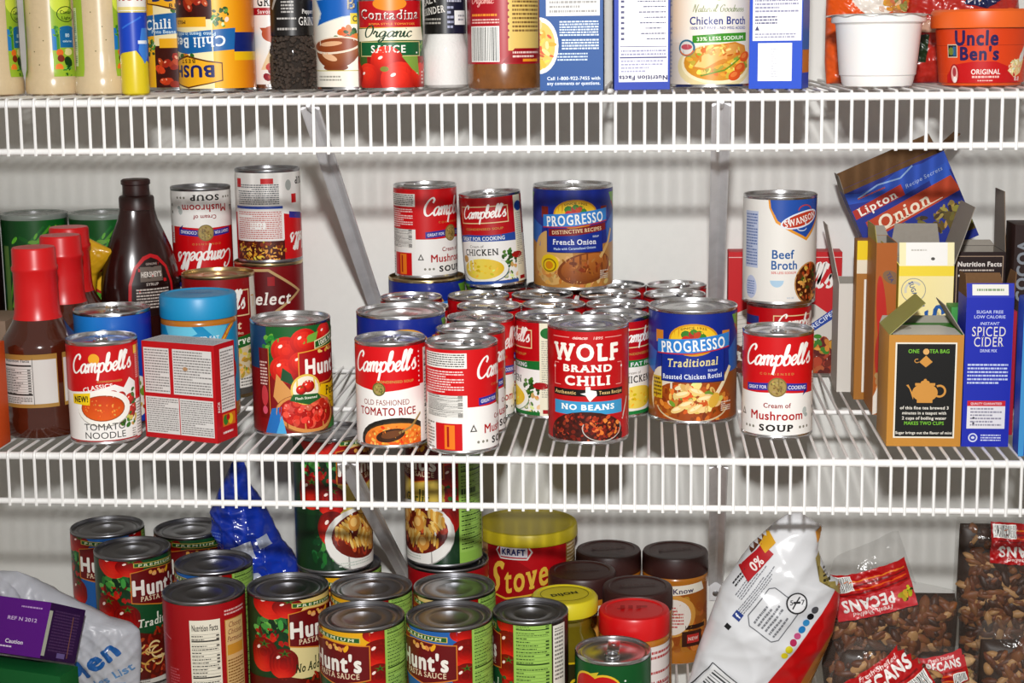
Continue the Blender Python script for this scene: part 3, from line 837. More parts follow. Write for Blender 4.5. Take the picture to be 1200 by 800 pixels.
def campbell_box(k, C, v0, v1, band='2d58a8', fat=False, strip=True):
    """soup can whose name stands in a thin frame; band colour tells the kinds apart"""
    k.rect(-C / 2, v0, C / 2, v1, WHITE)
    k.poly([(-C / 2, v1), (-C / 2, 57), (-34, 57), (-18, 55), (20, 56), (40, 52), (C / 2, 54), (C / 2, v1)], 'c00f1c')
    k.frame(-30, 71, 30, 90, 1.1, 'e8cfa0'); k.script("Campbell's", 0, 80, 54, 6.8, 'fbf7f2', .33, .25, 1)
    k.text('CONDENSED SOUP', 0, 65, 2.4, 'c89a50', 'b', w=46)
    k.poly([(-42, 49), (-20, 52), (10, 51), (38, 50), (38, 59), (10, 58), (-20, 59), (-42, 57)], band)
    k.text('98% FAT FREE' if fat else 'GREAT FOR COOKING', -4, 54.5, 4.2, 'eef2f4', 'b', w=56)
    k.text('Cream of', -10, 46, 2.8, '6a5a4a', 'r', w=18); k.text('CHICKEN', -6, 39.5, 7, '3a3a36', 'bs', w=44)
    k.blobs(27, 33, 12, 11, 30, 2.8, ['3f6e2a', '5d8a3a', '2e5420'], 4); k.blobs(30, 14, 11, 10, 26, 2.6, ['e8d8a0', '5d8a3a', 'f0e2b8', 'd8a868'], 6)
    k.ell(-5, 20, 31, 15.5, '3c5a86' if band == '2d58a8' else '9ab09a'); k.ell(-5, 20.6, 30.4, 15, 'f6f4ea'); k.ell(-5, 21, 25.5, 11.5, lambda u, v: mixc('f5e06a', 'e8c01c', abs(u + 8) / 28)); k.blobs(-6, 21, 20, 8, 22, 2.2, ['f6e884', 'f0d23a', 'e6bc1a'], 7, .5)
    k.rect(-C / 2, v0, C / 2, v0 + 3.5, band); k.ell(-28, 32, 5, 4, 'c89a4a')
    k.rect(38, v0, 52, v1, 'eee9d2'); k.ell(46, 87, 7, 5.5, band); k.fine(40, 22, 50, 80, 26, 'b9b6a8', 5); k.ell(39, 34, 8, 3.6, 'b01420'); k.rect(41, 6, 51, 10, 'b01420')
    k.rect(52, v0, 90, v1, WHITE); k.rect(52, 56, 90, v1, 'c00f1c'); k.facts(56, 6, 88, 90)
    k.rect(-C / 2, v0, -44, v1, 'c00f1c'); k.rect(-80, 79, -46, 88, '34448c'); k.fine(-78, 58, -48, 77, 8, 'e6b6b2', 3); k.rect(-84, v0, -44, 54, 'e9e6e2'); k.fine(-80, 10, -48, 50, 14, '9aa0aa', 5)
def campbell_chicken(k, C, v0, v1): campbell_box(k, C, v0, v1)
def campbell_herb(k, C, v0, v1): campbell_box(k, C, v0, v1, '1f7a38')
def campbell_fatfree(k, C, v0, v1): campbell_box(k, C, v0, v1, '1f8a45', True)

def wolf(k, C, v0, v1):
    k.rect(-C / 2, v0, C / 2, v1, 'c40f18')
    for a, b in ((-38, -18), (16, 36)): k.line([(a, 101.5), (b, 101.5)], .7, 'e8a8a0')
    k.script('since', -8, 101, 14, 1.8, 'f0c8c0', .4); k.text('1895', 9, 101.2, 2.6, 'f0c8c0', 'b', w=10, sh=.2)
    k.text('WOLF', -1, 88.5, 16.5, 'fbf6ec', 'xs', w=68); k.text('BRAND', 0, 73, 6.8, 'fbf6ec', 'xs', w=50); k.text('CHILI', 0, 61.6, 9.2, 'fbf6ec', 'xs', w=46)
    k.line([(-30, 77), (-35.5, 77), (-35.5, 56.5), (-28, 56.5)], .6, 'f0b0a8'); k.line([(30, 77), (35.5, 77), (35.5, 56.5), (28, 56.5)], .6, 'f0b0a8'); k.ell(-35.5, 73, 1.2, 1.2, 'f6e8e0'); k.ell(35.5, 73, 1.2, 1.2, 'f6e8e0')
    k.rect(-37, 46.5, 37, 53, '17120f'); k.text('Authentic', -23, 49.8, 3.2, 'e8c88a', 'bs', w=24); k.text('Texas Recipe', 23, 49.8, 3.2, 'e8c88a', 'bs', w=26)
    k.poly([(-2.5, 55.5), (2, 55.5), (2, 52.5), (7.5, 51.5), (8, 47.5), (4.5, 44.5), (1.6, 41.5), (0, 43.5), (-2.5, 47.5), (-7.5, 49), (-2.5, 50)], 'f8f6f0')
    k.rect(-36, 29, 36, 41.5, '4aa3d0'); k.text('NO BEANS', 0, 36.4, 5.4, 'f4faf8', 'xs', w=54)
    k.ell(-2, 9, 39, 23, '4a1a10'); k.blobs(-2, 11, 36, 19, 240, 1.9, ['5c1c10', '8a2c18', 'a83a20', '3c120a', 'c2522e', '722010'], 11, .7)
    k.blobs(14, 17, 17, 10, 70, 2.2, ['a83418', 'd0662c', '7a2212', 'e08a40', '5a180c'], 12, .75); k.ring(14, 16, 20, 12.5, .9, 'c9c4bc', 30, 160, 380)
    k.poly([(37, 27), (46, 40), (46, 5), (36, 10)], 'c8121c'); k.line([(37, 22), (46, 42)], 2.0, 'd8cfc8')
    k.rect(50, v0, C / 2, v1, 'b81019'); k.facts(54, 8, 92, 100); k.rect(-C / 2, v0, -52, v1, 'b81019'); k.fine(-100, 20, -58, 96, 22, 'f0d0c8', 3)

def progresso(k, C, v0, v1, kind=0):
    B = '1b3494'
    k.rect(-C / 2, v0, C / 2, v1, B)
    k.poly([(-C / 2, 62), (-C / 2, v0), (C / 2, v0), (C / 2, 62), (30, 50), (-30, 50)], '9a5a26' if not kind else 'c08a44')
    k.poly([(-66, 80), (-40, 70), (-44, 48), (-66, 56)], '2e6fc0'); k.poly([(40, 72), (66, 92), (66, 52), (42, 50)], '2e6fc0')
    if kind:
        k.ell(-28, 36, 26, 30, 'd8b070', 10); k.blobs(0, 20, 52, 18, 90, 4, ['d8a860', 'e8c684', 'b87a34', 'c8924c'], 5, .6)
        k.ell(13, 25, 33, 17, '8a4a1c', 10); k.ell(14, 26, 30, 14.5, lambda u, v: mixc('94521c', 'c47a38', (v - 12) / 28), 10); k.blobs(14, 27, 20, 8, 26, 4.6, ['a8622c', '8a4416', 'c8844a'], 6, .35); k.line([(30, 36), (44, 52), (50, 66)], 4, 'e0b878')
        k.ell(-30, 30, 12, 10, 'e8c814'); k.ring(-30, 28, 9, 7.5, 1.4, '8a6a10'); k.ell(-30, 28, 5, 4.4, 'd89018')
    else:
        k.ell(-32, 30, 18, 26, 'e8ddca'); k.ell(0, 18, 46, 26, 'a8541c'); k.blobs(0, 20, 44, 20, 80, 3.6, ['c87a2c', 'b05a1c', '8a4416', 'd8923c'], 5, .6)
        k.ring(0, 19, 40, 17, 1.6, 'd8c8a4', 36, 190, 350)
        k.blobs(2, 26, 28, 14, 70, 4.6, ['f0d890', 'e8c46c', 'f6e4aa', 'e08a3c', 'd8662a', '7a9a3a', 'f0cc7c'], 14, .6)
        for x, y, r in ((-14, 15, 25), (-6, 20, 20), (3, 16, 30), (12, 26, 10), (4, 33, -20), (-10, 30, 15)): k.ell(x, y, 8, 3.2, 'f0d28c', r); k.ell(x, y + .8, 6, 1.6, 'f8e8b8', r)
        k.line([(22, 26), (32, 40), (42, 56)], 4.2, 'efe0bc'); k.ell(22, 24, 5, 8, 'e0b64c', -30)
        k.rect(-46, 24, -32, 46, 'd8b62a'); k.fine(-45, 26, -33, 45, 5, '6a4a10', 2)
    k.rect(-33, 42, 34, 78, '1a3a9c'); k.frame(-33, 42, 34, 78, .8, '0e1f62')
    k.ell(1, 84, 25, 16, 'd8a020'); k.ell(1, 84, 23, 14, 'f0c834'); k.blobs(1, 86, 10, 7, 14, 4, ['c8281c', '4a8a2c', 'd8481c', 'f0e0c0', '3a6e24'], 9, .8); k.text('SINCE 1925', 1, 95.5, 2.2, '8a6210', 'b', w=26, arc=-2)
    for x in (-36, 36): k.rect(x - 5, 80, x + 5, 92, '8a2a1c' if kind else 'd89030')
    k.poly([(-38, 70), (-38, 83), (0, 85.5), (40, 90), (40, 76.5), (0, 71)], '3f8fd6'); k.line([(-38, 69.5), (0, 70.5), (40, 76)], 1.2, 'c8303a')
    k.text('PROGRESSO', 1, 78.6, 11, 'f8f8f4', 'bs', w=68, rot=4.5)
    if kind:
        k.poly([(-30, 60), (-30, 68), (0, 69), (38, 74), (38, 66), (0, 61)], '8a1c26'); k.text('DISTINCTIVE RECIPES', 3, 66, 4, 'f0d8b0', 'bs', w=58, rot=4)
        k.text('SOUP', 24, 59.5, 2, 'dfe8f4', 'b', w=8); k.text('French Onion', 0, 54, 5.8, 'f4f6f8', 'bs', w=50); k.text('Made with Caramelized Onions', 0, 47, 2.6, 'cfe0f4', 'b', w=48, rot=2)
    else:
        k.text('Traditional', 0, 62, 8, 'e8dca0', 'bs', w=52, rot=3, sh=.15); k.text('SOUP', 20, 54, 2.2, 'dfe8f4', 'b', w=10); k.text('Roasted Chicken Rotini', 0, 48, 4.8, 'e8eef6', 'bs', w=62, rot=2)
    k.poly([(46, 106), (66, 106), (66, 84), (54, 92)], '79b03c'); k.line([(52, 96), (68, 82)], 3, 'b83a4a'); k.fine(30, 12, 44, 22, 5, 'e6dccc', 5)
    k.rect(68, v0, 110, v1, '22398e'); k.facts(72, 8, 106, 104); k.rect(-110, v0, -70, v1, '22398e'); k.fine(-106, 14, -74, 100, 24, 'c8d2e8', 3); k.poly([(-70, 106), (-58, 106), (-70, 92)], '79b03c')
def progresso_chicken(k, C, v0, v1): progresso(k, C, v0, v1, 0)
def progresso_onion(k, C, v0, v1): progresso(k, C, v0, v1, 1)

def hunts_petite(k, C, v0, v1):
    k.rect(-C / 2, v0, C / 2, v1, '8c1418')
    k.rect(-58, 60, 40, v1, '1f6a34'); k.rect(-C / 2, 66, -58, v1, '1d4a70'); k.blobs(-54, 92, 10, 9, 22, 3.4, ['2f8a3c', '6cb04c', '1d5a2c'], 4)
    for x, y, r in ((-38, 84, 15), (-40, 66, 15), (-20, 92, 14), (4, 98, 11), (-24, 72, 12)): k.tomato(x, y, r, False, 'd8261c', 'a01410')
    k.poly([(-16, 98), (-5, 101), (-8, 92), (-22, 90)], '7fb04a')
    k.poly([(-48, 62), (-30, 40), (-18, 14), (-36, 18), (-52, 40)], 'd8a060'); k.poly([(-42, 68), (-34, 62), (-30, 50), (-44, 56)], '2a5a3a')
    k.poly([(-27, 52), (-27, 82), (0, 85), (30, 88), (30, 58), (10, 50), (-8, 49)], 'e0a040'); k.poly([(-26, 53), (-26, 81), (0, 84), (29, 87), (29, 59), (10, 51.5), (-8, 50.5)], 'b0141c')
    k.text("Hunt's", 4, 68, 16, 'f8f4ec', 'x', w=50)
    k.blobs(6, 81, 12, 2, 8, 2, ['e0a850', 'f0c878'], 3)
    k.poly([(-10, 84), (-10, 92), (40, 103), (40, 94)], 'e4dcb0'); k.poly([(-9, 85), (-9, 91), (40, 101.5), (40, 95)], '2c6a30'); k.text('100% NATURAL', 15, 93.2, 4.4, 'f4f0dc', 'b', w=42, rot=12)
    k.poly([(-8, 30), (-4, 49), (12, 48), (32, 54), (44, 44), (40, 20), (20, 22)], 'f0c418'); k.text('Petite', 17, 42, 9, '3a2c10', 'bs', w=28); k.text('Diced', 18, 32, 6, '6a4a10', 'rs', w=18)
    k.ell(-2, 12, 0.1, .1, 'fff')
    k.ell(-18, 22, 33, 20, '9a5a2a', -8); k.ell(-18, 22.5, 32, 19, 'd89a58', -8); k.ell(-18, 23, 29, 16, 'b02018', -8); k.blobs(-18, 25, 25, 13, 70, 4, ['e04a38', 'd23020', 'ec6a54', 'b81c14', 'e85a48'], 10, .8, 'f8b0a0')
    k.ell(-20, 46, 15, 15, 'e8c860'); k.ell(-20, 46, 13, 13, 'f0ead8'); k.tomato(-18, 49, 6.5, False); k.tomato(-25, 46, 5, True); k.poly([(-36, 36), (-33, 42), (-8, 41), (-4, 36), (-18, 31)], '2c6a34'); k.text('Flash Steamed', -20, 38, 2.4, 'eef0e0', 'b', w=22)
    k.rect(-68, 18, -56, 86, '7a1014'); k.line([(-56, 18), (-56, 86)], .7, 'd89a40'); k.fine(-67, 50, -58, 74, 8, 'e0c0b8', 4); k.ell(-62, 40, 4, 10, 'c8404a'); k.ell(-62, 26, 3, 4, 'd8607a')
    k.poly([(-62, v0), (-48, v0), (-44, 30), (-54, 28)], '2a7ac0'); k.poly([(-50, v0), (-44, 22), (-40, v0)], '58b0e0'); k.poly([(4, v0), (18, 16), (30, v0)], '3a8a3c')
    k.rect(64, v0, 104, v1, '7a1014'); k.facts(68, 10, 100, 100)

def hunts_pasta(k, C, v0, v1, top='e8b21e', kind='Traditional', kcol='1f5a34', pasta=0, ktxt='eef0e0'):
    """tall pasta-sauce can: red name panel between tomatoes, green nutrition strip to the right, pasta below"""
    D = '76151a'; H = v1
    k.rect(-C / 2, v0, C / 2, v1, '1d4a26'); k.blobs(-50, 88, 24, 16, 40, 5, ['2f7a3a', '59a04a', '1a3f22', '7ab864'], 3, .5)
    k.rect(-33, 60, 34, H, top); k.rect(-33, 44, 34, 72, kcol)
    k.tomato(-52, 122, 22); k.tomato(-34, 118, 16, True); k.blobs(-48, 84, 26, 9, 30, 3.5, ['b81c18', 'd0301e', '7a120e'], 6, .5); k.tomato(-62, 66, 17); k.tomato(-40, 58, 15)
    k.rect(34, v0, 50, H, 'a01a14'); k.tomato(42, 124, 15, True); k.tomato(43, 100, 16, False); k.tomato(42, 76, 14, True); k.blobs(41, 58, 8, 8, 14, 3, ['b81c18', '7a120e', '3a7a34'], 7)
    k.poly([(-30, 116), (-30, 124), (30, 131) if False else (25, 120), (25, 111)], 'd8c060'); k.poly([(-29, 117), (-29, 123), (24, 119), (24, 112)], '2d6a34')
    k.text('PREMIUM', -2, 117.6, 4.4, 'e6e8c8', 'bs', w=46, rot=-4.5, sp=.12)
    k.poly([(-34, 73), (-34, 108), (-12, 112), (34, 108), (34, 73), (14, 70), (0, 67), (-14, 70)], 'd88a34'); k.poly([(-33, 74), (-33, 107), (-12, 111), (33, 107), (33, 74), (14, 71.2), (0, 68.3), (-14, 71.2)], D)
    k.blobs(-2, 105.5, 12, 2.4, 9, 2.4, ['d89a50', 'f0c070', 'e0a850'], 3, .8); k.ell(11, 105, 2, 4, 'f0b428', -30)
    k.text("Hunt's", -3, 91, 18, 'f4efe6', 'x', w=60); k.text('PASTA SAUCE', 0, 77.5, 5.4, 'e8d2b4', 'bs', w=48)
    k.text(kind, 0, 56, 9, ktxt, 'bs', w=min(58, 6 * len(kind)), sh=.18, rot=3)
    k.poly([(-C / 2, 42), (-33, 46), (0, 40), (36, 44), (50, 40), (50, v0), (-C / 2, v0)], '6a1a10')
    if pasta:
        k.poly([(-C / 2, 44), (-30, 46), (50, 44), (50, v0), (-C / 2, v0)], '173f22'); k.blobs(-50, 24, 14, 16, 26, 5, ['2f7a3a', '1a5028', '4a9a4a'], 4, .5); k.tomato(-40, 36, 15, False); k.tomato(36, 38, 14, False)
        k.ell(-2, 26, 46, 25, 'b8b4b0'); k.ell(-2, 27, 46, 25, 'f2efe9'); k.ell(-2, 29, 39, 18.5, '7a2412'); k.blobs(-2, 30, 36, 15, 60, 3.4, ['8a2c16', 'b04422', '6a1c0e', 'c86432'], 8)
        r = random.Random(pasta)
        for i in range(16):
            x, y, a = r.uniform(-30, 26), r.uniform(20, 42), r.uniform(-60, 60)
            for q in range(6):
                u = (q - 2.5) * 3.2; c, d = cos(math.radians(a)), sin(math.radians(a)); k.ell(x + u * c, y + u * d, 1.5, 4.4, 'dfa948' if q % 2 else 'f0cf80', a + 25, 9)
        for x, y in ((4, 34), (10, 20), (-16, 38)): k.ell(x, y, 7, 6, 'd89a48'); k.ell(x - 1, y + 1, 4, 3.4, 'f0c67c')
        k.fine(-34, 6, 6, 10, 2, 'cfd6cc', 4)
    else:
        k.blobs(0, 26, 50, 20, 130, 3.6, ['8a2414', 'b03a1c', '6a180c', 'c8502a', 'a83018'], 8, .5)
        r = random.Random(9)
        for i in range(26):
            x, y, a0 = r.uniform(-42, 40), r.uniform(12, 38), r.uniform(0, 360); k.ring(x, y, r.uniform(6, 12), r.uniform(3, 7), 1.5, r.choice(['e8c27c', 'd8a858', 'f0d8a0']), 12, a0, a0 + 170)
        k.poly([(-C / 2, 10), (-20, 7), (30, 9), (50, 12), (50, v0), (-C / 2, v0)], 'd8d4cc'); k.fine(-30, 4.5, -18, 8, 2, '7a7670', 3)
    k.rect(49, v0, 87, H, '9cc45c'); k.facts(50, 12, 86, H - 2, 'a6cc68', '2d4a1c')
    k.rect(87, v0, C / 2, H, '3a1c14'); k.rect(89, 8, C / 2 - 10, H - 4, 'efeae0'); k.rect(89, H - 22, C / 2 - 10, H - 4, '2b1c16'); k.text('Recipe', 106, H - 11, 5, 'f0ece4', 'b', w=26); k.fine(91, 12, C / 2 - 13, H - 26, 26, '8a8680', 6)
    k.remap(lambda u, v: (u, v0 + (v - v0) * 1.45 if v < 45 else v + 19 if v < 60 else v + 24 if v <= 110 else 134 + (v - 110) * .62))
def pasta_yellow(k, C, v0, v1): hunts_pasta(k, C, v0, v1)
def pasta_green(k, C, v0, v1): hunts_pasta(k, C, v0, v1, '1f5a34')
def pasta_blue(k, C, v0, v1): hunts_pasta(k, C, v0, v1, '2c6cb0', 'Meat', '2c6cb0')
def pasta_cream(k, C, v0, v1): hunts_pasta(k, C, v0, v1, 'e8cf88', 'No Added Sugar', 'e6d8a0', 0, '2a3a1c')
def pasta_bowl(k, C, v0, v1): hunts_pasta(k, C, v0, v1, 'd8c890', 'Chunky', 'd8c46c', 2, '3a4a1c')
def pasta_bowl2(k, C, v0, v1): hunts_pasta(k, C, v0, v1, 'b08a2c', 'Garlic', 'd8be5c', 5, '4a5a1c')

def manwich(k, C, v0, v1):
    """red can turned to its small print"""
    R = 'b01822'
    k.rect(-C / 2, v0, C / 2, v1, R); k.facts(-16, v0, 15, v1 - 15, 'efe9d8', '3a3632')
    k.rect(20, 30, 46, v1 - 18, 'e3c088'); k.rect(20, v0, 46, 40, 'e3c088'); k.frame(20, v0, 46, v1 - 18, .8, 'c08a3c')
    k.text('Cheesy', 33, v1 - 24, 5.4, '7a1a1c', 'rs', w=18, sh=.2); k.text('Chicken', 33, v1 - 31.5, 5.4, '7a1a1c', 'rs', w=20, sh=.2); k.text('Parmesan', 33, v1 - 39, 5.4, '7a1a1c', 'rs', w=22, sh=.2)
    k.rect(22, v1 - 56, 44, v1 - 45, 'd8a040'); k.fine(22, 10, 44, v1 - 60, 24, '9a7038', 6)
    k.fine(-44, 60, -30, 78, 6, 'c8606a', 4, .8); k.line([(-52, v1 - 34), (-40, v1 - 38)], .7, 'd8909a')
    k.poly([(-70, v0), (-70, 34), (-46, 44), (-28, 36), (-18, 26), (-18, v0)], 'f0ece4'); k.ell(-40, 44, 7, 9, '2a4a1c'); k.ell(-38, 46, 5, 5, '101a0c'); k.poly([(-60, v0), (-50, 30), (-18, 24), (-18, v0)], 'e8a428')
    k.fine(20, v1 - 14, 48, v1 - 7, 2, 'e8c0bc', 3)

def beef_broth(k, C, v0, v1):
    k.rect(-C / 2, v0, C / 2, v1, 'efece6')
    k.poly([(-26, v1), (-25, 100), (-18, 85), (-2, 75), (12, 68), (16, 66), (26, 75), (38, 88), (40, v1)], 'e8a43a'); k.poly([(-24, v1), (-23, 100), (-16, 87), (0, 77), (15, 69.5), (26, 79), (36, 90), (38, v1)], '2a5cb0')
    k.ell(10, 88, 24, 8, 'e8ecf4', 14); k.ell(10, 88, 22, 6.4, 'c8482c', 14); k.text('SWANSON', 10, 88, 6.4, 'f6f2ec', 'bs', w=40, rot=14); k.ring(14, 97, 9, 6, 1.2, 'c8482c', 14, 0, 180); k.ring(10, 79, 6, 3, 1, 'd8e0ea', 12, 180, 360)
    k.text('Beef', -10.5, 53, 9, '1f67a8', 'b', w=23, al='c'); k.text('Broth', -8.5, 42, 9, '1f67a8', 'b', w=28)
    k.text('50% LESS SODIUM', -9, 34, 2.4, 'd85a50', 'b', w=26); k.ell(-16, 26, 7, 7, 'b8d4e8', half=-1)
    k.ell(22, 22, 20, 22, 'c89a60'); k.ell(22, 22, 18.5, 20.5, '5a2a14'); k.blobs(22, 22, 17, 19, 90, 2.8, ['7a3a1c', '4a200e', 'a85a2c', 'd89a4c', '3e6a2a', 'c85a28', 'e0b060'], 6)
    k.text('14.5 OZ', -2, 8, 1.8, '8aa8c8', 'r', w=8)
    k.rect(-56, 38, -37, v1 - 12, 'c5cde2'); k.fine(-55, 40, -38, v1 - 14, 18, '6a7fb0', 4); k.ell(-46, 18, 8, 12, 'c8d0e8'); k.fine(-52, 10, -41, 25, 6, '7a90c0', 3)
    k.rect(56, v0, 100, v1, 'e6e8ee'); k.facts(60, 8, 96, v1 - 8)

def select_red(k, C, v0, v1):
    """dark red can with a tan-edged arrow"""
    k.rect(-C / 2, v0, C / 2, v1, '8a1018'); k.rect(-C / 2, v0, -20, v1, 'a81420')
    k.poly([(-46, 125), (10, 125), (51, 98), (10, 71), (-46, 71)], 'c8a878'); k.poly([(-44, 122), (9, 122), (46, 98), (9, 74), (-44, 74)], '6e0c14')
    k.text('Select', 9, 92, 14, 'f4eee6', 'bs', w=52, sh=.2); k.rect(8, 106, 16, 116, 'a81420')
    k.ell(0, 14, 46, 22, 'efe8dc'); k.blobs(0, 14, 40, 17, 80, 4, ['e8c878', 'd8a848', '7a9a3a', 'c87a34'], 4)
def select_gold(k, C, v0, v1):
    k.rect(-C / 2, v0, C / 2, v1, '9c1018'); k.poly([(38, v1), (50, v1), (64, 60), (54, v0), (40, 30)], 'e8e0d4')
    k.frame(-36, 88, 36, 116, 1.3, 'e8cfa0'); k.script("Campbell's", -2, 101, 62, 9.5, 'f8f4ee', .36, .25)
    k.text('Select', 4, 79, 9, 'f0d8b8', 'bs', w=40, sh=.2); k.text('Savory Noodles', 8, 70, 3, 'f0d8b8', 'r', w=36); k.line([(40, 108), (46, 108), (44, 96)], 1.2, 'd8a040')
    k.poly([(-40, v0), (-40, 50), (0, 56), (40, 58), (56, 54), (56, v0)], 'efeae2')
    k.ell(8, 40, 42, 20, 'd8c8a8'); k.blobs(12, 42, 40, 18, 130, 3.4, ['e8cc6c', 'd8b04a', 'f0dc94', 'c89a3c', '7a8a3a', 'e0c060'], 6, .5)
    k.poly([(-20, 56), (-20, 68), (20, 66), (52, 70), (50, 58), (20, 54)], '2c6e30'); k.text('Harvest', 24, 62, 8, 'f0f2e2', 'bs', w=46, sh=.2, rot=4)
    k.fine(20, 12, 46, 22, 3, '8a8680', 5); k.rect(-C / 2, v0, C / 2, v0 + 7, '5a5652')
    k.rect(66, v0, 105, v1, '9c1018'); k.facts(70, 8, 102, v1 - 8)

def blue_can(k, C, v0, v1):
    k.rect(-C / 2, v0, C / 2, v1, lambda u, v: mixc('2a8ad8', '2530a8', max(0, min(1, (u + 20) / 60)))); k.rect(-C / 2, v0, C / 2, v0 + 1, '1c2c80')
    k.text('Co', -2, 90, 19, 'f2f4f6', 'x', w=38, out='a83040'); k.ell(0, 30, 46, 24, 'efe8dc'); k.blobs(0, 30, 40, 19, 80, 4, ['c87a34', 'e0b060', '7a9a3a', 'a8481c'], 4)
    k.rect(60, v0, 100, v1, '1c2c80'); k.facts(64, 8, 98, v1 - 6)

def del_monte(k, C, v0, v1):
    G = '14602f'
    k.rect(-C / 2, v0, C / 2, v1, G); k.blobs(26, 66, 22, 30, 26, 6, ['0e4a24', '1c7038', '0a3a1c'], 4, .4); k.blobs(20, 30, 26, 20, 40, 5, ['3f8a3c', '2c7030', '63a84c'], 5, .4)
    k.ell(-16, 80, 28, 14, 'e8c23a', 0); k.ell(-26, 84, 17, 15, 'e8c23a'); k.ell(-6, 84, 17, 15, 'e8c23a'); k.ell(-26, 83.4, 15.5, 13.5, 'c81a22'); k.ell(-6, 83.4, 15.5, 13.5, 'c81a22'); k.ell(-16, 79, 26.5, 12.5, 'c81a22'); k.poly([(-38, 74), (6, 74), (-16, 54)], 'c81a22')
    k.text('Del Monte', -16, 79, 8, 'f8f6f0', 'b', w=48, arc=-1); k.poly([(-17, 95), (-15, 95), (-12, 101), (-22, 98)], 'd8c23a'); k.ell(14, 93, 1, 1, 'e8f0e8')
    k.rect(54, v0, 95, v1, 'e8e6dc'); k.facts(56, 8, 92, v1 - 6)

def bush(k, C, v0, v1):
    """golden bean can: blue name in a yellow badge, blue ribbon, red beans below"""
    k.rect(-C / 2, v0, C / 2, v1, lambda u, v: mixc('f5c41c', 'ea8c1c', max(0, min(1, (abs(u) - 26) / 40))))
    k.rect(-C / 2, v1 - 52, -48, v1 - 34, '1d2f78'); k.rect(44, v1 - 52, C / 2, v1 - 34, '1d2f78'); k.rect(-C / 2, v1 - 34, -48, v1 - 26, 'f2c41c')
    k.rect(-28, 14, 30, v1, 'f6e9bc'); k.rect(-28, v0, 30, 44, '4a1712')
    k.blobs(2, 20, 28, 17, 20, 6, ['b8401e', '9a2c14', 'c85228', 'a8361a'], 5, .62, 'f0b090'); k.blobs(-36, 42, 8, 10, 30, 2.2, ['3f6e2a', '6a9a44', '2c5420', 'e8e8d0'], 7)
    k.rect(-22, 42, 28, 51, 'f0b82a'); k.text('MILD', 8, 46.5, 3.4, '4a2a10', 'b', w=16)
    k.poly([(-50, 52), (-48, 72), (0, 76), (44, 70), (44, 52), (0, 56)], '1f6fae'); k.text('Chili Beans', -2, 65, 9.5, 'f2f6f6', 'bs', w=76, rot=0, arc=-2); k.text('Pinto Beans in mild sauce', -2, 57.6, 3.4, 'cfe4f0', 'b', w=58)
    k.blobs(4, 79, 16, 3, 16, 3, ['c8341c', '3f7a2c', 'e0a02c', 'b82c18'], 4)
    k.poly([(-36, 84), (-36, 101), (-22, 104), (0, 108), (22, 104), (36, 101), (36, 84), (22, 82), (0, 77), (-22, 82)], '6a3a10'); k.poly([(-35, 85), (-35, 100), (-22, 103), (0, 106.5), (22, 103), (35, 100), (35, 85), (22, 83.4), (0, 78.8), (-22, 83.4)], 'f2b82a')
    k.text('BUSH', -3, 92.5, 11.5, '1d2a6e', 'x', w=52); k.text('S', 30, 93, 8, '1d2a6e', 'b', w=5); k.text('BEST', 0, 82.6, 3.6, '3a2a10', 'b', w=20, sp=.2)
    k.rect(62, v0, 104, 34, 'f0dca0')

def organic_sauce(k, C, v0, v1):
    k.rect(-C / 2, v0, C / 2, v1, '3a6a2c'); k.blobs(36, 44, 12, 16, 30, 4, ['5a8a34', '88b04a', '2c5420'], 4, .5)
    k.rect(-36, 72, 36, v1, 'c0141f'); k.frame(-36, 72, 36, v1 + 4, .8, 'e8b04a')
    k.text('Contadina', 0, 87, 11, 'f8f4ee', 'bs', w=62, arc=1.5, out='8a0c14'); k.ell(0, 99, 16, 8, 'e8942c'); k.text('ROMA STYLE TOMATOES', 2, 76.4, 2.2, 'e8a04a', 'b', w=46)
    k.poly([(-37, 57), (-37, 71), (37, 73), (41, 58), (0, 58.5)], 'f4ecd4'); k.script('Organic', -4, 65, 48, 6.5, '1d4a34', .26, .25)
    k.rect(-33, 40, 32, 57, 'd8c890'); k.rect(-32, 41, 31, 56, '15693c'); k.text('SAUCE', -2, 48.5, 8.4, 'f6f4ea', 'bs', w=34); k.ell(27, 44, 1, 1, 'f4f4ea')
    k.rect(-C / 2, v0, C / 2, 40, 'a01812'); k.rect(-36, v0, -24, 40, '4a6a2c')
    for x, y, r in ((-4, 34, 16), (-24, 17, 14), (8, 14, 18), (32, 18, 13), (-44, 20, 14), (48, 20, 14)): k.tomato(x, y, r, False, 'e0301c', '9a140c', 1.12)
    k.poly([(10, 40), (28, 40), (30, 18), (20, 26)], '8aa84c'); k.ell(-6, 26, 4, 3, '8a8a34'); k.fine(34, 8, 39, 24, 4, 'f4dcd4', 3)
    k.remap(lambda u, v: (u, v * .8 if v < 105 else v)); k.rect(-C / 2, 84, -37, v1, '3a6a2c')
    k.rect(50, v0, 90, v1, 'e8e0c4'); k.facts(52, 8, 88, v1 - 6)

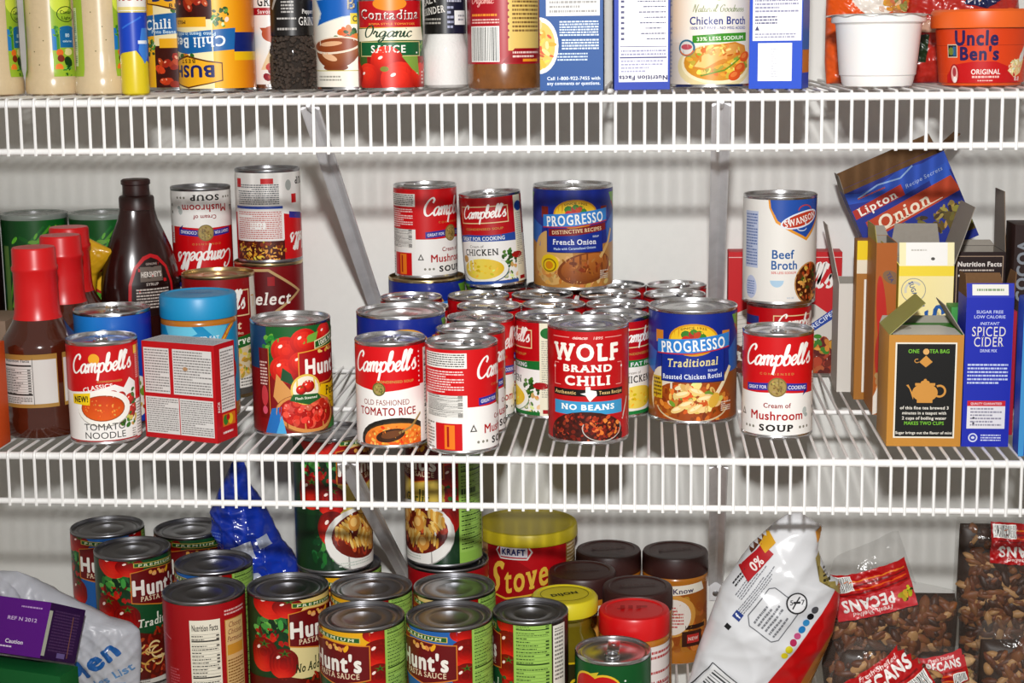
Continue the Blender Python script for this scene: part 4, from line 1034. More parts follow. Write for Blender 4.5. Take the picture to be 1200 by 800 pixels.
def gravy_can(k, C, v0, v1):
    W = 'f4efe2'
    k.rect(-C / 2, v0, C / 2, v1, W); k.poly([(-30, 72), (-24, 84), (-32, 98), (0, 100), (34, 104), (34, 84), (0, 80)], 'c8d4dc'); k.poly([(-28, 73), (-22, 84), (-29, 96), (0, 98), (34, 102), (34, 85), (0, 81)], '1d6ec0')
    k.text('Beef', 20, 93, 11, 'f0d890', 'bs', w=30, out='124a86'); k.text('Gravy', 24, 105, 9, 'f0d890', 'bs', w=34)
    k.rect(8, 74, 34, 84, 'e8cf2c'); k.text('CLASSIC', 22, 79, 5.4, '1c1812', 'b', w=24)
    k.blobs(6, 64, 18, 6, 30, 3.6, ['2c5420', '3f7a2c', 'e0702c', 'd88a34'], 4)
    k.ring(19, 50, 9, 12, 3.2, '8a4a2c', 22, -120, 120); k.poly([(-37, 57), (-26, 50), (-20, 44), (-30, 46)], 'b8663a'); k.ell(-8, 34, 13, 3.4, '8a4a2c')
    k.ell(-8, 54, 25, 21, lambda u, v: mixc('8a4420', 'd8945c', max(0, min(1, (v - 34) / 18))), half=-1); k.ell(-14, 44, 9, 3, 'ecc09a', -20)
    k.ell(-9, 54.5, 27, 8, 'f0e0cc', 4); k.ell(-9, 54.8, 24.5, 6.4, lambda u, v: mixc('a0542c', 'd89a68', max(0, min(1, (v - 49) / 12))), 4); k.ell(-12, 56, 12, 2.2, 'e8b890', 4)
    k.line([(-34, 31), (24, 31)], .8, 'c8bc6a')
    k.fine(-28, 21, -2, 27, 2, 'a8a49a', 4); k.text('Made with', 18, 13, 3, '3a4a8a', 'b', w=18, sh=.2)
    k.remap(lambda u, v: (u, v if v > 106 or v < 6 else v - 12)); k.rect(44, v0, 90, v1, 'e9e4d4'); k.facts(48, 8, 86, v1 - 6)

def chicken_broth(k, C, v0, v1):
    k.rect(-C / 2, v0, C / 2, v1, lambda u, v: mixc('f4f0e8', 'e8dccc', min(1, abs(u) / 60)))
    k.poly([(-30, v1), (-24, 104), (-8, 98), (8, 94), (22, 98), (38, 104), (42, v1)], '9cc43a'); k.poly([(-24, v1), (-18, 106), (-4, 100), (8, 97), (20, 101), (32, 107), (36, v1)], '2a66b4'); k.ell(8, 106, 12, 5, 'd8485a')
    k.script('Natural Goodness', 9, 84, 50, 3.6, '9aa47c', .24); k.text('Chicken Broth', 9, 73, 8.4, '3a4a90', 'b', w=56); k.text('100% FAT FREE - NO MSG ADDED', 9, 65, 3, '5a64a0', 'b', w=56)
    k.poly([(-16, 49), (-16, 57), (10, 59), (38, 60), (38, 51), (10, 49.5)], '4a9a2c'); k.text('33% LESS SODIUM', 11, 54, 4, 'eef4e0', 'b', w=46, rot=2)
    k.rect(-44, v0, -20, 50, 'e8dccc'); k.ell(6, 24, 39, 24, 'e8d8a8'); k.ell(8, 27, 36, 22, 'f4e8c4'); k.ell(8, 28, 33, 19.5, 'd89a34')
    k.blobs(10, 30, 30, 16, 90, 4, ['e8a83c', 'f0c04c', 'e8842c', 'd8b04c', 'f4d474', 'a8b044'], 6, .6)
    k.poly([(-16, 22), (-8, 36), (6, 47), (24, 50), (36, 46), (38, 38), (26, 34), (10, 26), (-6, 20)], 'd8943c'); k.poly([(-14, 24), (-6, 36), (8, 45), (24, 48), (34, 44), (34, 39), (22, 36), (8, 30), (-4, 22)], lambda u, v: mixc('f2d48c', 'dc9440', max(0, min(1, (u + 14) / 46)))); k.blobs(14, 40, 16, 6, 30, 3, ['e8a44c', 'f0bc64', 'c87c2c', 'f4d48c'], 8, .4); k.line([(-8, 14), (14, 20), (34, 36)], 1.6, '7a9a2c')
    for x, y in ((30, 22), (36, 34), (24, 14)): k.ell(x, y, 7, 5, 'e0642c', 30); k.ell(x - 1, y + 1, 4, 2.4, 'f08a48', 30)
    k.ell(-22, 44, 9, 9, '3f7a94'); k.ell(-22, 44, 7, 7, 'e0dcd4'); k.ell(-22, 45, 6, 3, 'c8606a'); k.ring(-22, 44, 8.4, 8.4, 1.4, 'e0803c', 16, 200, 340)
    k.remap(lambda u, v: (u, v * .83 if v < v1 else v))
    k.rect(-72, v0, -42, v1, 'e4dcd8'); k.fine(-70, 6, -44, v1 - 10, 26, '9aa2c0', 4); k.rect(56, v0, 100, v1, 'e4e4ea'); k.facts(60, 8, 96, v1 - 6)

def crisps_tube(k, C, v0, v1):
    k.rect(-C / 2, v0, C / 2, v1, lambda u, v: mixc('0e4a20', '14702c', max(0, min(1, .5 + u / 60))))
    for i in range(7): k.line([(-44 + i * 6, v1 - 100), (-30 + i * 7, v1 - 50), (10 + i * 8, v1 - 8)], 2.4 + i * .5, ('1c7a30', '5aa02c', '8ac03c', '2c8a34')[i % 4])
    k.blobs(-10, v1 - 40, 22, 26, 26, 6, ['3f9030', '6ab038', '1a6a2a', '94c448'], 5, .35)
    k.ell(16, 110, 34, 18, 'b81c22'); k.ell(16, 110, 31, 15, 'f0c02c'); k.rect(-44, v0, -34, v1 - 30, '6a8a4a'); k.rect(40, v0, 90, v1, '12502a')

def dressing(k, C):
    """two flat side panels of the dressing bottles"""
    for s, u in ((1, 39), (-1, -39)):
        x0, x1 = u - 17, u + 17
        k.rect(x0, 26, x1, 150, lambda a, v: mixc('1f7a34', 'a4c23c', max(0, min(1, (a - x0) / 20)))); k.rect(x0, 60, x0 + 8, 92, '2f8ac8')
        if s > 0:
            k.ell(u - 2, 128, 15, 15, 'dce85a'); k.ring(u + 6, 112, 15, 11, 1.2, '2c4a1c'); k.text('Caesar', u + 6, 115, 5, '23401c', 'b', w=20); k.text('Light', u + 6, 107, 4, '23401c', 'b', w=16)
            k.rect(u - 6, 66, x1, 92, '2277ac'); k.ell(u + 6, 92, 12, 4, '2277ac'); k.text('80', u + 6, 83, 5, 'd8ecf4', 'b'); k.text('calories', u + 6, 75, 3, 'd8ecf4', 'b', w=16)
            k.line([(u - 12, 96), (u - 9, 80), (u - 9, 60)], 4, '4f9a34'); k.blobs(u - 10, 88, 5, 10, 12, 3, ['7ab83c', '3f8a2c'], 4, .4)
            k.ell(u - 7, 59, 5, 5, 'e87a2c'); k.ell(u - 6, 51, 5, 5, '8a2c1c'); k.ell(u - 9, 38, 5.5, 6, 'f08a34'); k.ell(u + 6, 60, 7, 5, 'e8e0a0'); k.ell(u + 5, 46, 6, 8, '1d4a20', 25); k.blobs(u + 4, 33, 11, 6, 26, 3, ['3f8a34', '8ac05a', '1f5a2a'], 5, .4)
        else:
            k.rect(u - 14, 40, u + 4, 120, 'dce8c0'); k.fine(u - 12, 44, u + 2, 116, 26, '6a8a5a', 3)

def bbq_label(k, C):
    k.rect(-44, 38, 13.5, 116, 'b08a4a'); k.rect(-43, 42, 12.5, 112, 'd9d6d2'); k.line([(-10, 42), (-10, 112)], .6, '6a6662')
    for x0 in (19, 84): k.rect(x0, 38, x0 + 46, 116, 'b08a4a'); k.rect(x0 + 1, 42, x0 + 45, 112, 'd9d6d2'); k.fine(x0 + 6, 50, x0 + 30, 104, 9, '55524e', x0, .7, .3)
    k.text('Nutrition Facts', -26, 107, 4.2, '2c2a28', 'b', w=27); k.rect(-41, 98.5, -11, 101, '33302e'); k.rect(-41, 56, -11, 58.5, '33302e')
    for i in range(10): k.rect(-41, 95 - i * 3.8, -11, 95.4 - i * 3.8, '55524e'); k.fine(-41, 92 - i * 3.8, -28 + (i * 7) % 9, 94.6 - i * 3.8, 1, '4a4744', i); k.rect(-15, 92.4 - i * 3.8, -12, 94.2 - i * 3.8, '4a4744')
    k.fine(-41, 44, -12, 54, 4, '6a6662', 4)

def syrup_label(k, C):
    k.poly([(-27, 4), (-25, 40), (-19, 58), (-8, 69), (2, 72), (12, 69), (22, 58), (27, 40), (29, 4)], 'c8202a'); k.poly([(-23.5, 4), (-21.5, 40), (-16, 56), (-6, 65), (2, 68), (10, 65), (19, 56), (23.5, 40), (25.5, 4)], '2a120e')
    k.rect(-12, 42, 14, 58, '7a6e66'); k.text("HERSHEY'S", 1, 50, 6, 'e0d8d0', 'x', w=24); k.text('SYRUP', 1, 39, 3, 'cfc4bc', 'b', w=14); k.text('GENUINE', 2, 61, 2.4, 'b8a8a0', 'b', w=14)
    k.fine(-17, 12, 21, 35, 7, 'cfc4bc', 5, .8)

def mustard_label(k, C):
    k.rect(-34, 10, 34, 80, 'd8b81c'); k.rect(-32, 12, 32, 78, '3a3414'); k.text('DIJON', 0, 56, 14, 'e0c428', 'xs', w=50); k.text('MUSTARD', 0, 36, 9, 'd8c05c', 'bs', w=50); k.rect(-32, 14, 32, 26, 'b8a01c'); k.fine(-28, 16, 28, 24, 3, '3a3414', 3)

def stove_top(k, C, v0, v1):
    k.rect(-C / 2, v0, C / 2, v1, 'a80f1a'); k.poly([(-40, v1), (C / 2, v1), (C / 2, v1 - 50), (20, v1 - 40)], 'c01420')
    k.poly([(-32, v1 - 13), (-26, v1 - 4), (6, v1 - 4), (12, v1 - 13), (6, v1 - 22), (-26, v1 - 22)], 'e8e4e0'); k.poly([(-30, v1 - 13), (-25, v1 - 5.5), (5, v1 - 5.5), (10, v1 - 13), (5, v1 - 20.5), (-25, v1 - 20.5)], 'c0202c'); k.rect(-26, v1 - 19, 6, v1 - 7, 'eeeaf0'); k.text('KRAFT', -10, v1 - 13, 7.4, '22307a', 'x', w=28)
    k.text('S', -36, v1 - 44, 38, 'e6bf4e', 'bs', w=18, sh=.3); k.text('tove', 2, v1 - 41, 30, 'e6bf4e', 'bs', w=54, sh=.25, rot=13); k.line([(-46, v1 - 62), (-20, v1 - 68), (20, v1 - 60), (36, v1 - 50)], 2.2, 'e0b840')
    k.text('Top', 4, v1 - 78, 24, 'e6bf4e', 'bs', w=48, sh=.2, rot=12); k.ell(0, 46, 50, 30, 'efe6d8'); k.blobs(0, 46, 42, 24, 120, 5, ['c88a3c', 'e0b060', 'a8642c', '7a8a3a'], 5)
    k.rect(-90, v0, -46, v1, 'c8a070'); k.blobs(-62, 120, 16, 40, 60, 4, ['b07a3c', 'd8aa68', '8a5a2c'], 6); k.rect(56, v0, 100, v1, 'b8924c'); k.fine(58, 20, 98, v1 - 10, 30, 'f0e0c0', 3)

def peanut_label(k, C):
    k.rect(-44, 18, 44, 92, 'a8621c'); k.blobs(0, 50, 44, 34, 60, 6, ['b8742c', '9a5418', 'c88a3c'], 4)
    k.ell(-6, 58, 27, 24, 'd8a050', 20); k.ell(-8, 57, 23, 21, 'ece2d8', 20); k.fine(-24, 44, 6, 70, 7, 'c85a5a', 5, .6)
    k.poly([(-34, 80), (-34, 92), (30, 96), (34, 86)], 'efe8da'); k.text('You Know', -4, 87.5, 6, '4a3a60', 'b', w=44, rot=3); k.ell(-30, 90, 6, 4, 'd84a2c')
    k.ell(-22, 26, 17, 11, 'd8a860'); k.ell(-22, 26, 15, 9.4, '8a4a14'); k.blobs(-22, 26, 12, 7, 20, 2.4, ['b87a34', 'd8a050', '6a340c'], 6)
    k.rect(4, 22, 30, 40, '4a2418'); k.rect(10, 26, 26, 36, 'c83a34'); k.text('NEW', 18, 31, 4, 'f0d8d0', 'b'); k.rect(8, 42, 36, 47, '3a1c12')
def plain_peanut(k, C):
    k.rect(-60, 14, 60, 96, 'efe6e2'); k.fine(-56, 18, 56, 92, 14, 'c04a4a', 4, .7); k.rect(22, 20, 50, 60, 'f4f0ec'); k.fine(24, 24, 48, 58, 8, 'b84a50', 6)
def blue_peanut(k, C):
    k.rect(-55, 14, 62, 98, '1f9ac8'); k.poly([(-40, 98), (-30, 78), (-2, 90), (-8, 98)], '7ad0e8'); k.poly([(2, 98), (20, 80), (30, 96)], '6cc4e0'); k.text('REDUCED FAT', 0, 85, 4, 'e8f4f8', 'b', w=40)
    k.line([(18, 74), (32, 92), (40, 98)], 5, 'c86a1c'); k.line([(18, 74), (32, 92), (40, 98)], 2.5, 'e8b03c'); k.ell(10, 50, 34, 22, 'c8281c'); k.text('Skippy', 10, 50, 14, 'f4f4f0', 'b', w=52, sh=.2)
def grinder_black(k, C):
    k.rect(-C / 2, 52, C / 2, 100, '201c1c'); k.rect(6, 90, 24, 96, 'd8282c'); k.text('M', 25, 86, 5, 'd8282c', 'b'); k.text('Peppercorn', 20, 74, 4, 'e8e4e0', 'bs', w=24); k.text('GRINDER', 20, 65, 7.4, 'ece8e4', 'rs', w=32)
    k.fine(-17, 56, 2, 60, 1, 'b8b4b0', 3); k.fine(-17, 66, 2, 69, 1, 'c8c4c0', 3); k.fine(-12, 72, 0, 90, 6, 'b8b4b0', 4); k.line([(-24, 76), (-16, 90)], 3, 'a8a4a0'); k.script('Sea', -22, 92, 16, 4, 'e8e4e0', .3)
def grinder_salt(k, C):
    k.rect(-C / 2, 52, C / 2, 104, '1e1c1a'); k.poly([(-30, 92), (-2, 97), (-2, 104), (-30, 104)], 'd8281c'); k.line([(-30, 91), (-2, 96)], 1.2, 'e8a03c'); k.text('SALT', -17, 82, 6, 'd8d4cc', 'b', w=20, rot=14); k.text('GRINDER', -14, 73, 6.4, 'd8d4cc', 'bs', w=28, rot=8); k.fine(-28, 60, -4, 67, 2, 'a8a49c', 3)
    k.rect(1, 52, 34, 104, '23263c'); k.fine(2, 80, 18, 102, 7, 'c4c6d4', 4); k.fine(2, 56, 8, 78, 5, 'a8acc4', 5); k.rect(9, 60, 24, 73, 'eeeeec'); k.fine(13, 63, 23, 70, 2, '9a9aa0', 4)
def bits_jar(k, C):
    k.rect(-C / 2, 24, C / 2, 104, 'b0182a'); k.rect(-C / 2, 24, -36, 104, '9a1020'); k.fine(-34, 86, -3, 104, 7, 'e8a8a8', 4); k.script('Organic', -22, 80, 26, 3.4, 'e8b0a8', .3); k.fine(-34, 66, -6, 70, 1, 'f0a040', 3); k.fine(-34, 60, -4, 65, 2, 'f0c8c0', 3)
    k.barcode(-36, 26, -4, 58, 4); k.rect(4, 36, 42, 104, 'e8c878'); k.fine(8, 52, 40, 100, 13, '8a6a3c', 5); k.poly([(-2, 25), (10, 38), (42, 38), (42, 25)], 'a01420'); k.fine(8, 29, 40, 36, 2, 'f0d0c8', 4); k.rect(18, 26, 38, 28.4, 'f0a030')
    for i in range(10): k.ell(4, 48 + i * 6, 1.3, 1.3, 'a02028', n=8)
def blue_shaker(k, C):
    k.rect(-C / 2, 40, C / 2, 74, '1e4fc0'); k.poly([(-C / 2, 24), (-12, 38), (2, 40), (8, 32), (C / 2, 24), (C / 2, 42), (-C / 2, 42)], '1e4fc0'); k.poly([(4, 40), (10, 28), (16, 36), (16, 60), (8, 60)], '4a8ad8'); k.rect(4, 46, 14, 49, 'e8ecf4'); k.line([(-10, 60), (8, 70)], 1.4, '3f7ad8')
    k.rect(-C / 2, 75, C / 2, 104, 'f0ece4'); k.text('NOW', 0, 88, 7, 'c03a34', 'bs', w=26); k.poly([(-16, 104), (16, 104), (16, 98), (-16, 94)], '4a4a44'); k.rect(-16, 76, 16, 79, 'e8d890')
def spice_tin(k, C, v0=0, v1=0):
    k.rect(-C / 2, 6, C / 2, 104, 'f0ece6'); k.text('FINE', 0, 96, 9, '1c1a18', 'bs', w=26); k.text('GRAVY', 0, 85, 9, '1c1a18', 'bs', w=32); k.rect(-C / 2, 72, C / 2, 79, 'b01c2a'); k.text('Savory Herb', 0, 75.4, 4, 'f0e4e0', 'bs', w=32)
    k.poly([(-14, 60), (14, 60), (6, 46), (-2, 44)], 'b85a3c'); k.ell(0, 54, 12, 8, 'c0603c'); k.poly([(-14, 20), (-2, 44), (12, 20)], 'e8cfa8'); k.blobs(0, 18, 12, 10, 20, 5, ['a02c34', 'b84a44', '8a2028'], 4)
def tan_packet(k, C, v0=0, v1=0):
    k.rect(-C / 2, 6, C / 2, 104, 'd8b878'); k.rect(-C / 2, 40, C / 2, 70, '6a2a1c'); k.ring(2, 55, 10, 12, 2, 'c89a4c'); k.rect(-C / 2, 6, C / 2, 30, 'e0c860'); k.rect(-C / 2, 20, C / 2, 22, '6a5a2c')
# ------------------------------------------------------------------ middle shelf: the soup cans
M = DK['M']; RW = 'soup cans'
def soup(label, x, y, inkf, rot=0, H=101, D=66.5, z=None, name='soup_can', kind='pull', **kw):
    return can(name, label, 'can', x, y, M if z is None else z, D, H, inkf, rot, kind, group=kw.pop('group', RW), **kw)
G3 = 'packed soup cans in the middle of the shelf'
soup('red and white tomato noodle soup can with a yellow NEW flag, beside the sauce bottle', -384, 48, campbell_tomato_noodle, 0, 99)
soup('red and white tomato rice soup can, in front of the wide blue-labelled can', -106, 45, campbell_tomato_rice, -8, 100)
soup('cream of mushroom can turned to its small print, overhanging the shelf front', -37, 26, campbell_mush, 47.5, 101)
soup('lone cream of mushroom soup can, front squarely shown, under the beef broth stack', 257, 94, campbell_mush, 0, 101)
soup('mushroom soup can second in line behind the overhanging one', -36, 93, campbell_mush, 48, group=G3)
soup('mushroom soup can third in line, white label edge showing beside the green-banded can', -33, 161, campbell_mush, 14, group=G3)
soup('soup can with only its lid showing, fourth in the mushroom soup line', -31, 231, campbell_mush, 40, group=G3)
soup('soup can with only its lid showing, last visible lid behind the mushroom soup line', -49, 301, campbell_herb, 70, group=G3)
soup('red soup can supporting the leaning cream of chicken can', -36, 370, campbell_fatfree, -70, group=G3)
soup('green-banded chicken soup can turned to its pale strip, beside the chili can', 34.5, 170, campbell_herb, -47, group=G3)
soup('soup can lid directly behind the green-banded can with the pale strip', 36, 241, campbell_herb, 50, group=G3)
soup('soup can at the front under the onion soup can, its ring pull in view', 20, 309, campbell_mush, 40, group=G3)
soup('soup can against the wall, underneath the blue French onion soup can', 31, 377, campbell_mush, 0, group=G3)
soup('98 percent fat free cream of chicken can, half behind the chili can', 101.7, 174, campbell_fatfree, 29, group=G3)
soup('soup can lid just behind the fat free chicken can', 103, 241, campbell_chicken, 60, group=G3)
soup('soup can lid third back from the fat free chicken can', 93, 310, campbell_fatfree, 60, group=G3)
soup('soup can at the wall, lid half covered by the onion soup can', 98.5, 378, campbell_chicken, 70, group=G3)
soup('dark-rimmed soup can at the wall, next to the steel brace', 165.8, 378, campbell_mush, 80, group=G3)
soup('gold-tinged soup can lid in front of the dark-rimmed one by the brace', 163, 310.5, campbell_chicken, 60, group=G3)
soup('soup can lid mostly hidden behind the blue chicken rotini can', 170, 243, campbell_mush, 60, group=G3)
soup('soup can lid behind the wide blue-labelled can, in front of the stacked blue can', -121, 289.5, campbell_herb, 60, group=G3)
soup('soup can lid close behind the wide blue-labelled can', -106, 222, campbell_mush, 60, group=G3)
soup('wide blue soup can behind the tomato rice can, green corner on its label', -108, 127, progresso_chicken, 2, 113, 87, kind='plain')
soup('blue soup can at the back carrying a cream of mushroom can', -114, 367, progresso_chicken, -6, 113, 86, kind='plain', metal=GOLD)
soup('blue roasted chicken rotini soup can with a yellow crest, beside the steel brace', 178.5, 162, progresso_chicken, 0, 113, 87, kind='plain')
soup('blue French onion soup can standing on top of the packed cans', 51, 366, progresso_onion, 2, 114, 88, M + 101)
soup('cream of mushroom can standing on the blue can at the back', -114, 366, campbell_mush, 31.5, 103, 70, M + 113)
soup('cream of chicken can with a blue band, leaning on top of the packed cans', -35, 362, campbell_chicken, -10, 103, 68, M + 104, tilt=(0, math.radians(-3.6)))
can('chili_can', 'red can lettered CHILI and NO BEANS with a picture of chili', 'can', 78, 70, M, 76, 111, wolf, 0, 'plain')
can('tomato_can', 'dark red can of petite diced tomatoes with a wooden spoon pictured', 'can', -211, 93, M, 77, 111, hunts_petite, 33, 'plain')
soup('small red soup can carrying the tall beef broth can', 271, 262, campbell_chicken, 24, 101)
can('broth_can', 'white beef broth can with a blue shield, stacked on a red soup can', 'can', 270, 260, M + 101, 75, 112, beef_broth, 14, 'plain')
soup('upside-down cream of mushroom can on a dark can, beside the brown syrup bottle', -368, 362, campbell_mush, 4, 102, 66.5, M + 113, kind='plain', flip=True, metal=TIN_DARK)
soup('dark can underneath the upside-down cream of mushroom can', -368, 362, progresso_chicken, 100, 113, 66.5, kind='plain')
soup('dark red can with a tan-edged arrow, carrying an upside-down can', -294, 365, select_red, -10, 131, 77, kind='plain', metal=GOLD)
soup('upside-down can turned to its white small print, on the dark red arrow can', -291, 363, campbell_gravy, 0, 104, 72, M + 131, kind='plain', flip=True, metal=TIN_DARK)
soup('tall red can with a gold lid, green ribbon and noodles on its label', -324, 257, select_gold, 0, 132, 77, kind='plain', metal=GOLD)
soup('bright blue can with a wide silver lid, beside the blue-lidded peanut butter', -397, 122, blue_can, 0, 115, 75)

# jars, bottles and boxes on the middle shelf
PBM = mat('peanut_butter_in_plastic', 'b8701e', .25, spec=.5, coat=.4, sss=.1)
BLUELID = mat('blue_plastic_lid', '1d93c8', .4)
def pj(x, y, z, label, capc, capname, inkf, D=75, H=125, rot=0, grp=None, emb=None):
    R = D / 2
    prof = [(0, 0), (R - 5, 0), (R - 1.5, 2), (R, 8), (R - .6, 14), (R - .8, 17), (R - .8, 96), (R - .4, 98), (R - 1, 101), (R - 4, 104), (R - 3.4, H - 22), (R - 4, H - 8)]
    cap = [(R - 3, H - 23), (R - .4, H - 23), (R, H - 21), (R - .2, H - 3), (R - 1.4, H - .6), (R - 4, H), (R - 7, H), (R - 8, H - 1), (0, H - 1)]
    return jar('peanut_butter_jar', label, 'jar', x, y, z, prof, PBM, cap, capc, inkf, R - .8, (16, 97), rot, group=grp, ridges=(H - 20, H - 4), emboss=emb)
pj(-317, 150, M, 'peanut butter jar with a bright blue lid, behind the red and white carton', BLUELID, 'screw_lid', blue_peanut, 77, 126, emb=lambda k: k.text('Skippy', 0, 4, 7, '2aa4d8', 'b', w=30))

SAUCE = mat('brown_barbecue_sauce_bottle', '45190b', .1, spec=.6, coat=.8)
REDCAP = mat('red_shrink_sleeve_cap', 'd3161a', .32, spec=.5)
BQP = [(0, 0), (31, 0), (35, 2), (37, 8), (36.8, 20), (35.8, 24), (36.6, 28), (36.2, 34), (36.2, 82), (36.9, 86), (36.4, 91), (33, 97), (28, 104), (24, 111), (21.5, 118), (20, 126)]
BQC = [(22.6, 113), (23.2, 113.6), (21.8, 118), (20.9, 128), (20.8, 140), (20.6, 158), (21.8, 160), (22, 163), (20.8, 165), (20.6, 180), (19.5, 182), (0, 182)]
def bbq_small(k, C):
    bbq_label(k, C)
    k.P = [((P[0], [(a, 32 + (b - 38) * .66) for a, b in P[1]]) if P[0] == 'T' else [(a, 32 + (b - 38) * .66) for a, b in P], c, g) for P, c, g in k.P]
for x, y, lb in ((-453, 70, 'frontmost brown barbecue sauce bottle with a red cap, nutrition label showing'), (-462, 168, 'second red-capped barbecue sauce bottle, between two others in the row'), (-480, 244, 'rearmost red-capped barbecue sauce bottle, in front of the yellow snack bag')):
    jar('sauce_bottle', lb, 'bottle', x, y, M, BQP, SAUCE, BQC, REDCAP, bbq_small, 36.5, (30, 86), 2, 'red_cap', group='red-capped barbecue sauce bottles')
SYR = mat('dark_brown_syrup_bottle', '2a0f0c', .22, spec=.5, coat=.3)
SYRC = mat('dark_brown_flip_cap', '321310', .4)
SYP = [(0, 0), (40, 0), (43, 4), (44, 14), (44, 60), (44.4, 100), (44, 114), (41.5, 132), (36, 152), (27.5, 172), (22.5, 183), (20, 193), (19.5, 197), (17, 198)]
SYC = [(17, 194), (19, 194.5), (19, 207), (18, 209), (14.6, 210), (14.4, 221), (15.8, 222), (15.8, 226), (14, 227.5), (0, 227.5)]
def syr(k, C):
    syrup_label(k, C); k.P = [((P[0], [(a, b + 76) for a, b in P[1]]) if P[0] == 'T' else [(a, b + 76) for a, b in P], c, g) for P, c, g in k.P]
jar('syrup_bottle', 'dark brown squeeze bottle of chocolate syrup with a red-arched label', 'bottle', -424, 305, M, SYP, SYR, SYC, SYRC, syr, 43, (70, 150), 16, 'flip_cap', sy=.72)
def tube_can(x, y, label, D=73, H=184, inkf=crisps_tube, rot=0, grp='green crisps tubes'):
    r = can('crisps_tube', label, 'tube', x, y, M, D, H, inkf, rot, 'plain', TIN_DARK, group=grp)
    part('plastic_cover', lathe([(D / 2 + 1.0, H - 5), (D / 2 + 1.4, H - 4), (D / 2 + 1.3, H + .6), (D / 2 - 2, H + 1.4), (D / 2 - 4, H - .2), (0, H - .2)], 56), mat('clear_plastic_cover', 'aab4ac', .2, alpha=.55), r)
tube_can(-564, 366, 'green crisps tube nearest the frame edge, behind the sauce bottles')
tube_can(-486, 371, 'green crisps tube half hidden by the brown syrup bottle')
def dark_tube(k, C, v0, v1):
    k.rect(-C / 2, v0, C / 2, v1, '2a1410'); k.text('S', 30, 96, 12, '5aa8a8', 'b'); k.ell(24, 62, 14, 16, 'c87a2c')
tube_can(-640, 360, 'dark brown tube beside the green crisps tube, cut by the frame', 70, 186, dark_tube, grp=None)
YB = mat('yellow_snack_film', 'd6a31c', .3, spec=.5, coat=.3, bump=.2, bscale=60)
b = Bag([(0, -30), (20, -27), (120, -26), (150, -18), (174, -14)], [(0, 26), (20, 24), (105, 26), (125, 30), (146, 50), (152, 52), (158, 40), (174, 10)], 30, 3.0, 4, lean=-.17)
k = Ink(); k.poly([(-2, 40), (20, 44), (22, 120), (12, 122), (2, 70)], 'a01c24'); k.text('HARVEST', 10, 92, 7, 'f0e4d0', 'b', w=44, rot=74)
bag_thing('snack_bag', 'yellow snack bag with a red stripe, wedged behind the sauce bottles', 'bag', -496, 306, M, b, YB, k)

def small_print_front(k, W, H):
    k.rect(-W / 2, 0, W / 2, H, 'c01420')
    for x0, x1, y0, y1, s in ((-W / 2 + 2, -10, H * .47, H - 6, 1), (-6, W / 2 - 3, H * .47, H - 6, 2), (-W / 2 + 2, -1, 5, H * .43, 3), (0, W / 2 - 3, 5, H * .43, 4)):
        k.rect(x0, y0, x1, y1, 'dcd9d6'); k.fine(x0 + 1, y0 + 1, x1 - 1, y1 - 1, 16, '8f8c8a', s, .85)
    k.ell(8, H * .74, 3, 2, 'b8926c', n=8)
def small_print_side(k, W, H):
    k.rect(-W / 2, 0, W / 2, H, 'c01420'); k.rect(-W / 2 + 9, 28, W / 2 - 2, H - 5, 'e6e3e0'); k.fine(-W / 2 + 10, 30, W / 2 - 3, H - 7, 20, '8f8c8a', 5); k.line([(-W / 2 + 9, 60), (W / 2 - 2, 60)], .8, '5a5654')
    k.rect(-W / 2 + 10, 14, W / 2 - 3, 26, 'd87a2c'); k.ell(-2, 20, 4, 5, '3f8a34'); k.ell(6, 20, 4, 5, 'e8c82c'); k.ell(2, 22, 3, 3, 'c01c1c'); k.fine(-W / 2 + 10, 6, W / 2 - 3, 10, 1, 'f0e4e0', 2); k.text('RICE', -W / 2 + 4.5, 34, 3.4, 'f2e6e2', 'b', rot=90)
def small_print_top(k, W, H):
    k.rect(-W / 2, -H / 2, W / 2, H / 2, 'd9d6d4'); k.fine(-W / 2 + 3, -H / 2 + 3, W / 2 - 3, H / 2 - 3, 8, 'a8a5a4', 6, .7); k.line([(-2, -H / 2), (2, H / 2)], .5, '8a8684')
carton('food_carton', 'small red carton covered in white panels of small print, standing at an angle', 'box', -303, 57, M, 82, 34, 94, 'c01420', math.radians(-19.3), small_print_front, small_print_side, None, small_print_top)
def orange_front(k, W, H): k.poly([(14, 30), (W / 2, 42), (W / 2, 74), (14, 60)], 'd8d0e0'); k.poly([(18, 60), (30, 68), (34, 40), (24, 34)], '3a2a8a'); k.text('BIG', 30, 50, 14, '3a2a8a', 'x', w=26, rot=70)
carton('orange_carton', 'orange carton with purple lettering at the frame edge, beside the sauce bottle', 'box', -514, 16, M, 84, 30, 98, 'd8521c', 0, orange_front)
carton('brown_carton', 'plain brown cardboard carton behind the orange carton', 'box', -541, 149, M, 74, 68, 102, '8a7360', 0)

